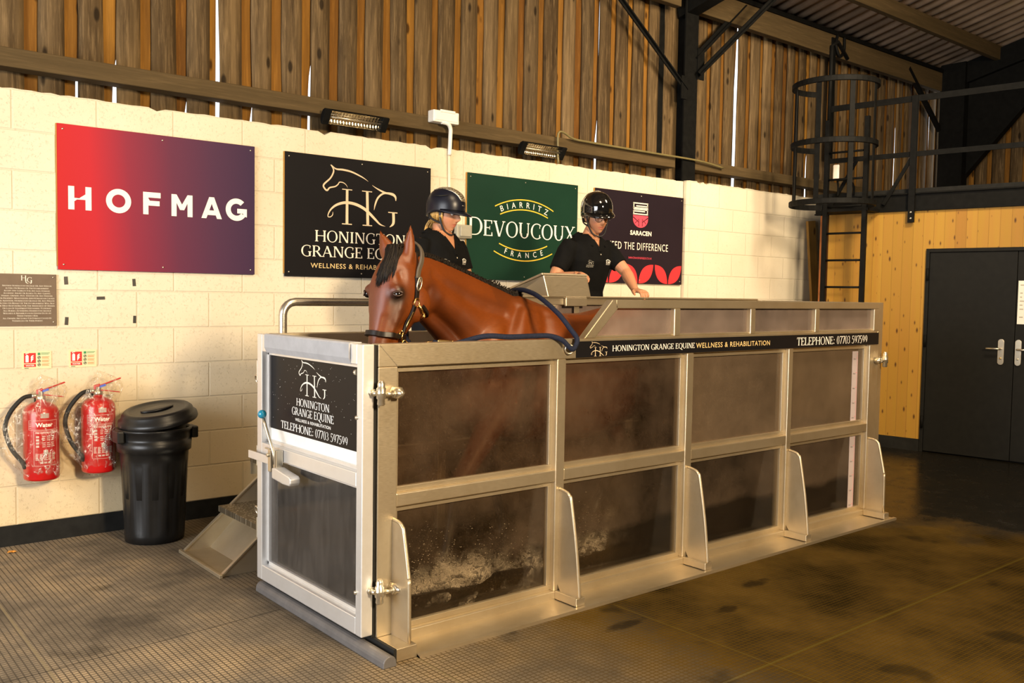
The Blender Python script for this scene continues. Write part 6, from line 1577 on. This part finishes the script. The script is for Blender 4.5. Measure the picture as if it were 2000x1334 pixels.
def person(name_label, root, face, k, hyaw, pitch, roll, hc, arms, lean, woman, style):
    """root on the deck; face = unit horizontal the chest looks along; arms = two dicts in world coordinates"""
    root = Vector(root); Fw = Vector((face[0], face[1], 0)).normalized(); Lf = Vector((-Fw.y, Fw.x, 0)); Up = Vector((0, 0, 1))
    B = Matrix((Lf, Fw, Up)).transposed()
    def L(x, y, z): return root + Lf*x + Fw*y + Up*z
    def ln(z): return lean*max(0, z-.92*k)
    n = 26
    def torso(mb, g, zs=None):
        sw = .158 if woman else .170
        T = [(.80, .150, .100, 0), (.88, .172, .118, -.01), (.95, .168, .115, -.005), (1.05, .136 if woman else .150, .098, .0), (1.16, .146 if woman else .160, .108, .012), (1.26, .160 if woman else .174, .122 if woman else .118, .016), (1.33, sw, .108, .006), (1.385, sw*.92, .088, -.004), (1.42, .115, .072, -.010), (1.445, .070, .060, -.010)]
        rings = []
        for z, w_, d_, yo in T:
            z *= k
            if zs and not zs[0] <= z <= zs[1]: continue
            rings.append([L((w_*k+g)*sgp(math.cos(2*PI*i/n), .85), yo+ln(z)+(d_*k+g)*sgp(math.sin(2*PI*i/n), .85), z) for i in range(n)])
        mb.loft(rings)
    Rh = B @ head_rot(hyaw, pitch, roll); HC = Vector(hc)
    sh = {s: L(s*(.150 if woman else .166)*k, ln(1.36*k)-.005, 1.365*k) for s in (1, -1)}
    def upper(mb, s, g, t1=1.0, r0=.054, r1=.040):
        a, e = sh[s], Vector(arms[s]['elbow']); q = a + (e-a)*t1
        mb.tube([a + (a-e)*.05 + Up*.0, a + (q-a)*.25, a + (q-a)*.6, q], [(r0+g)*k*.92, (r0+g*1.15)*k, (r0*.93+g*1.2)*k, ((r0+(r1-r0)*t1)+g*1.25)*k], 16)
    b = MB(); torso(b, 0)
    neck0 = L(0, ln(1.40*k)-.012, 1.40*k); nk = HC + Rh @ Vector((0, -.026, -.060))
    b.tube([neck0 - Up*.04, neck0 + (nk-neck0)*.5, nk], [.066*k, .053*k, .052*k], 18)
    head_shape(b, HC, Rh, k*.98)
    for s in (1, -1):
        A = arms[s]; e, w_ = Vector(A['elbow']), Vector(A['wrist'])
        upper(b, s, 0); b.tube([e + (e-w_)*.06, e + (w_-e)*.25, e + (w_-e)*.65, w_], [.038*k, .042*k, .034*k, .025*k], 16)
        hand(b, w_, A['dir'], A['palm'], A['side'], A.get('curl', (25, 30, 20)), k)
        b.tube([L(s*.085, 0, .90*k), L(s*.095, .01, .72*k), L(s*.09, .015, .50*k), L(s*.088, .0, .40*k), L(s*.086, -.02, .28*k), L(s*.085, -.02, .07*k)], [.098*k, .086*k, .056*k, .052*k, .055*k, .038*k], 16)
        b.tube([L(s*.085, -.05, .035), L(s*.09, .06, .035), L(s*.095, .15, .028)], [.032, .036, .026], 12)
    me = remesh(b, .0040, 2, 'person'); C = coords(me); rel = (C - np.array(HC)) @ np.array([list(Rh.col[0]), list(Rh.col[1]), list(Rh.col[2])]).T
    rel /= (k*.98); X, Y, Z = rel.T; col = np.tile(SKIN, (len(C), 1))
    face_ = (Y > .03) & (np.abs(X) < .09) & (np.abs(Z) < .13)
    def g(cx, sx, cz, sz): return np.exp(-((np.abs(X)-cx)/sx)**2-((Z-cz)/sz)**2)*face_
    col = lerp(col, (.46, .12, .09), np.clip(g(0, .021, -.0645, .009)*1.1, 0, .75))
    col = lerp(col, (.62, .22, .13), g(.045, .020, -.035, .022)*.35)
    bc = (.24, .13, .06) if woman else (.10, .055, .03)
    col = lerp(col, bc, np.clip(g(.031, .017, .031, .0045), 0, .8)); col = lerp(col, (.05, .03, .02), np.clip(g(.031, .015, .0035, .003)*1.1, 0, .85))
    col = lerp(col, (.20, .08, .05), np.clip(g(.007, .0045, -.043, .0035), 0, .8))
    paint(me, col)
    P = link('person', me, M['skin'], origin=(0, 0, 0)); tag(P, name_label, 'person')
    for s in (1, -1):
        b = MB(); b.sphere(HC + Rh @ Vector((s*.031, .070, .007)), .0115, 14, 10); b.build('eye', M['eyewhite'], P)
    # polo shirt: torso and sleeves in one cloth, open at the neck
    b = MB(); torso(b, .012, (.90*k, 2)); 
    for s in (1, -1): upper(b, s, .013, .74)
    me = remesh(b, .0065, 5, 'polo_shirt'); bv0 = BVHTree.FromPolygons([v.co for v in me.vertices], [tuple(p.vertices) for p in me.polygons]); bm = bmesh.new(); bm.from_mesh(me); kill = []
    nc = L(0, ln(1.43*k)-.010, 0); vz = 1.305*k if woman else 1.335*k
    for f in bm.faces:
        c = f.calc_center_median(); r_ = c - root; x = r_.dot(Lf); y = r_.dot(Fw); z = r_.z
        rad = math.hypot(x, y-(ln(z)-.010))
        if z > 1.385*k and rad < .078*k: kill.append(f)
        elif y > ln(z)+.02 and z > vz and abs(x) < (z-vz)*.52+.001: kill.append(f)
        elif z < .925*k: kill.append(f)
    bmesh.ops.delete(bm, geom=kill, context='FACES'); 
    rr = random.Random(5)
    for v in bm.verts:                                                                           # soft folds
        r_ = v.co - root; y = r_.dot(Fw); zz = r_.z; v.co += v.normal*(.004*noise.noise(Vector((r_.dot(Lf)*9, y*9, zz*6))) + .003*noise.noise(Vector((r_.dot(Lf)*22, y*20, zz*13))))
    bm.to_mesh(me); bm.free()
    sh_o = link('polo_shirt', me, M['polo'], P); so = sh_o.modifiers.new('t', 'SOLIDIFY'); so.thickness = .003; so.offset = -1
    for s in (1, -1):
        pl_ = []
        for q in range(9):
            z = vz - .012 + (1.405*k-vz+.012)*q/8; h = bv0.ray_cast(L(s*(max(0, z-vz)*.52+.003), .6, z), -Fw)
            if h[0]: pl_.append(h[0] + Fw*.001)
        if len(pl_) > 3: b = MB(); b.ribbon(pl_, Fw, .020, .004); b.build('placket', M['polo'], sh_o)
    # collar: a turned-down band that follows the neck opening, open at the front
    b = MB(); N = 40; r0, r1 = [], []
    for i in range(N+1):
        a = math.radians(-152 + 304*i/N); cx, cy = math.sin(a), -math.cos(a); fr = max(0, -math.cos(a)*-1)
        front = (1-math.cos(math.radians(180)-abs(a)))/2 if False else max(0, (abs(math.degrees(a))-80)/72)
        zt = 1.462*k - .060*front; rt = (.074+.014*front)*k
        yo = ln(1.43*k)-.012
        r0.append(L(cx*rt, yo+cy*rt*.98, zt)); r1.append(L(cx*(rt+.042*k), yo+cy*(rt+.036*k)+.008*front, zt-.030*k-.014*front))
    vs_ = r0+r1; b.add(vs_, [(i, i+1, N+2+i, N+1+i) for i in range(N)], True); c_o = b.build('collar', M['polo'], sh_o, fix=False); t_ = c_o.modifiers.new('t', 'SOLIDIFY'); t_.thickness = .005
    bv = BVHTree.FromPolygons([v.co for v in sh_o.data.vertices], [tuple(p.vertices) for p in sh_o.data.polygons])
    def decal(mb):
        out = []
        for p in mb.v:
            h = bv.ray_cast(Vector(p) + Fw*.5, -Fw)
            out.append(tuple(h[0] + Fw*.0025) if h[0] else p)
        mb.v = out; return mb
    U_ = Lf; 
    b = MB(); q = L(-.115*k, .2, 1.235*k+0); put_logo(b, q + U_*.006, U_, Up, .046, .030); put_text(b, 'HONINGTON GRANGE', q - Up*.010, U_, Up, .058, .006); put_text(b, 'EQUINE', q - Up*.020, U_, Up, .058, .006)
    decal(b).build('chest_emblem', M['emb'], sh_o, fix=False)
    b = MB(); q = L(.060*k, .2, 1.245*k); put_text(b, 'OMS', q + U_*.010, U_, Up, .040, .016, 'sans', bold=.02); put_text(b, 'PHYSIO', q - Up*.010 + U_*.004, U_, Up, .046, .006, 'sans'); stroke2d(b, [(-.004, .020), (.014, .026), (.038, .022), (.054, .014)], [.003, .005, .004, .001], q, U_, Up); stroke2d(b, [(.0, .022), (.004, .004), (.008, -.004)], [.005, .004, .001], q, U_, Up)
    decal(b).build('chest_emblem', M['white_ink'], sh_o, fix=False)
    b = MB(); 
    for z in (vz/k-.03, vz/k+.0): b.lathe([(.0045, 0), (.0045, .002)], L(.004, .0, z*k), 8, Fw)
    b.v = [tuple(Vector(p)) for p in b.v]; decal(b).build('button', M['emb'], sh_o, fix=False)
    # breeches and boots
    b = MB(); torso(b, .008, (.79*k, 1.0*k))
    for s in (1, -1): b.tube([L(s*.085, 0, .90*k), L(s*.095, .01, .72*k), L(s*.09, .015, .50*k), L(s*.088, .0, .40*k), L(s*.086, -.02, .30*k)], [.108*k, .096*k, .066*k, .062*k, .064*k], 18)
    me = remesh(b, .012, 3, 'breeches'); link('breeches', me, M['trouser'], P)
    for s in (1, -1):
        b = MB(); b.tube([L(s*.086, -.02, .40*k), L(s*.086, -.02, .28*k), L(s*.085, -.025, .09), L(s*.085, -.025, .04)], [.066*k, .066*k, .050, .048], 16)
        b.tube([L(s*.085, -.065, .040), L(s*.088, .03, .042), L(s*.093, .12, .036), L(s*.095, .17, .030)], [.038, .044, .042, .026], 14)
        b.v = [(p[0], p[1], max(p[2], root.z+.001)) for p in b.v]; b.build('boot', M['boot'], P)
    # riding helmet
    def H(x, y, z): return HC + Rh @ (Vector((x, y, z))*k)
    rx, ry, rz = (.104, .134, .118); zc = .046 if style == 'navy' else .056; nb = 44; rings = []
    for j in range(13):
        ph = PI/2*j/12; ph = min(ph, PI/2-.04); rings.append([H(rx*math.cos(ph)**.82*math.cos(2*PI*i/nb), -.008+ry*math.cos(ph)**.82*math.sin(2*PI*i/nb), zc+rz*math.sin(ph)) for i in range(nb)])
    low = []
    for f_, dz in ((1.0, .022), (.985, .040), (.90, .040), (.90, 0)):
        rg = []
        for i in range(nb):
            a = 2*PI*i/nb; bk = max(0, -math.sin(a)); z = zc - dz*(1+.95*bk**1.2) if dz else zc
            rg.append(H(rx*f_*math.cos(a), -.008+ry*f_*math.sin(a)*(1-.05*bk*(dz > 0)), z))
        low.append(rg)
    b = MB(); b.loft(low[::-1] + rings, True, True)
    he = b.build('riding_helmet', M['helmet_navy' if style == 'navy' else 'helmet_gloss'], P, label='matt navy riding helmet' if style == 'navy' else 'glossy black riding helmet')
    # peak
    b = MB(); A0, A1, N = 14, 166, 26; out_ = .056 if style == 'navy' else .034; rows = []
    for i in range(N+1):
        a = math.radians(A0+(A1-A0)*i/N); c, s = math.cos(a), math.sin(a); e = out_*max(.02, s**(1.3 if style == 'navy' else .8)); dz = -.014 - .012*s
        p0 = (rx*.97*c, -.008+ry*.97*s, zc-.012); p1 = (rx*c*(1+e*.9/rx*.6), -.008+(ry+e)*s, zc-.020+dz*.4-.012*s)
        rows.append([H(*p0), H(p1[0], p1[1], p1[2]+.003), H(p1[0], p1[1], p1[2]-.004), H(p0[0], p0[1], p0[2]-.014)])
    b.loft(rows, True, True); b.build('peak', M['helmet_navy' if style == 'navy' else 'helmet_gloss'], he)
    if style == 'navy':
        b = MB(); rg = []
        for j in range(15):
            t = j/14; ph = math.radians(22 + 98*t); w_ = .020 + .032*min(1, t*1.8)
            yy = -.008+(ry+.0025)*math.cos(ph); zz = zc+(rz+.003)*math.sin(ph)
            rg.append([(x_, yy, zz - (x_/rx)**2*.5*rz*max(.15, math.sin(ph))) for x_ in (-w_, -w_*.5, 0, w_*.5, w_)])
        vs_ = [H(*p) for r_ in rg for p in r_]; b.add(vs_, [(5*j+q, 5*j+q+1, 5*j+6+q, 5*j+5+q) for j in range(14) for q in range(4)], True); g_ = b.build('crystal_panel', M['glitter'], he, fix=False); t_ = g_.modifiers.new('t', 'SOLIDIFY'); t_.thickness = .004; t_.offset = 0
        edge = [H(*r_[0]) for r_ in rg[:9]][::-1] + [H(*r_[2]) for r_ in rg[:1]] + [H(*r_[4]) for r_ in rg[:9]]
        b = MB(); b.tube(edge, .0022, 6); b.build('panel_trim', M['chrome'], he)
        b = MB(); b.sphere(H(0, .123, zc+.018), (.012, .004, .003), 10, 6, Rh); b.build('badge', M['chrome'], he)
        for s in (1, -1):
            b = MB(); b.tube([H(s*.078, .055, zc+.070), H(s*.098, .015, zc+.060), H(s*.100, -.040, zc+.058)], [.002, .005, .002], 6); b.build('vent_slot', M['rubber'], he)
    else:
        b = MB(); pts = [H((rx+.0015)*math.cos(ph), -.030, zc+(rz+.001)*math.sin(ph)) for ph in [PI*q/24 for q in range(25)]]; b.tube(pts, .0025, 6); b.build('shell_seam', M['chrome'], he)
    # harness
    for s in (1, -1):
        ch = [H(s*.083, .012, zc-.030), H(s*.076, .016, -.030), H(s*.064, .024, -.070), H(s*.044, .040, -.108), H(s*.015, .058, -.124), H(0, .060, -.125)]
        cp = catmull(ch, 5); b = MB(); b.ribbon(cp, [(p-H(0, -.01, -.02)) for p in cp], .014, .004); b.build('chin_strap', M['webbing'], he)
        cp = catmull([H(s*.070, -.085, zc-.055), H(s*.080, -.045, -.040), H(s*.070, .016, -.058)], 5); b = MB(); b.ribbon(cp, [(p-H(0, -.01, -.02)) for p in cp], .012, .004); b.build('rear_strap', M['webbing'], he)
    b = MB(); cp = catmull([H(-.066, -.075, -.028), H(-.03, -.100, -.038), H(0, -.106, -.040), H(.03, -.100, -.038), H(.066, -.075, -.028)], 5); b.ribbon(cp, [(p-H(0, 0, -.03)) for p in cp], .030, .006); b.build('nape_cradle', M['webbing'], he)
    # hair under the helmet
    b = MB(); rr = random.Random(9)
    for q in range(150 if woman else 90):
        a = rr.uniform(-1.0, 1.0)*2.0; s0 = H(.078*math.sin(a), -.012-.094*math.cos(a), .025+rr.uniform(-.01, .01)); dn = -.085 if woman else -.055
        s1 = H(.081*math.sin(a), -.012-.098*math.cos(a), .025+dn*.5); s2 = H(.066*math.sin(a)*(.8 if woman else 1), -.020-.088*math.cos(a), .020+dn)
        if abs(a) > 1.45 and q % 2: continue
        b.tube([s0, s1, s2], [.006, .006, .003], 5)
    if woman:
        for q in range(60):
            a = rr.uniform(0, 2*PI); r_ = rr.uniform(0, 1); ox, oy = .022*r_*math.cos(a), .016*r_*math.sin(a)
            b.tube(catmull([H(ox, -.098+oy, -.045), H(ox*1.3, -.120+oy, -.085), H(ox*1.4-.01, -.118+oy, -.14), H(ox*1.2-.02, -.105+oy, -.19), H(-.02, -.10, -.22)], 3), .006, 5)
    b.build('hair', M['blonde' if woman else 'brown_hair'], P)
    if style == 'gloss':
        b = MB()
        for s in (1, -1):
            b.torus(H(s*.032, .096, .001), .0245, .0022, Rh @ Vector((s*.12, 1, 0)), 26, 6, 1.05, .88, Rh @ Vector((0, 0, 1)))
            b.tube([H(s*.057, .093, .006), H(s*.074, .050, .010), H(s*.080, -.005, .008), H(s*.080, -.02, -.002)], .0020, 6)
        b.tube([H(.009, .102, .006), H(0, .105, .009), H(-.009, .102, .006)], .0022, 6); b.build('glasses', M['frame'], P)
    return P
person('person in a matt navy helmet with crystal panel and black polo shirt', (1.315, 1.47, .45), (.22, -1), .99, math.radians(-6), math.radians(8), 0.0, (1.345, 1.43, 1.985),
       {1: dict(elbow=(1.515, 1.43, 1.58), wrist=(1.44, 1.16, 1.528), dir=(-.15, -1, -.05), palm=(0, 0, -1), side=(-1, 0, 0), curl=(20, 30, 25)),
        -1: dict(elbow=(1.10, 1.40, 1.60), wrist=(1.19, 1.15, 1.528), dir=(.15, -1, -.05), palm=(0, 0, -1), side=(1, 0, 0), curl=(20, 30, 25))}, .04, True, 'navy')
person('person in glossy black helmet and glasses leaning on the console and rail', (2.58, 1.50, .45), (.02, -1), 1.02, math.radians(19), math.radians(12), math.radians(-4), (2.60, 1.37, 2.045),
       {1: dict(elbow=(2.80, 1.27, 1.665), wrist=(2.735, 1.115, 1.535), dir=(-.20, -1, -.10), palm=(0, .05, -1), side=(-1, 0, 0), curl=(22, 38, 30)),
        -1: dict(elbow=(2.245, 1.42, 1.60), wrist=(2.268, 1.20, 1.628), dir=(-.25, -.97, .0), palm=(-.45, .0, -.9), side=(-1, .2, .3), curl=(30, 35, 30))}, .14, False, 'gloss')
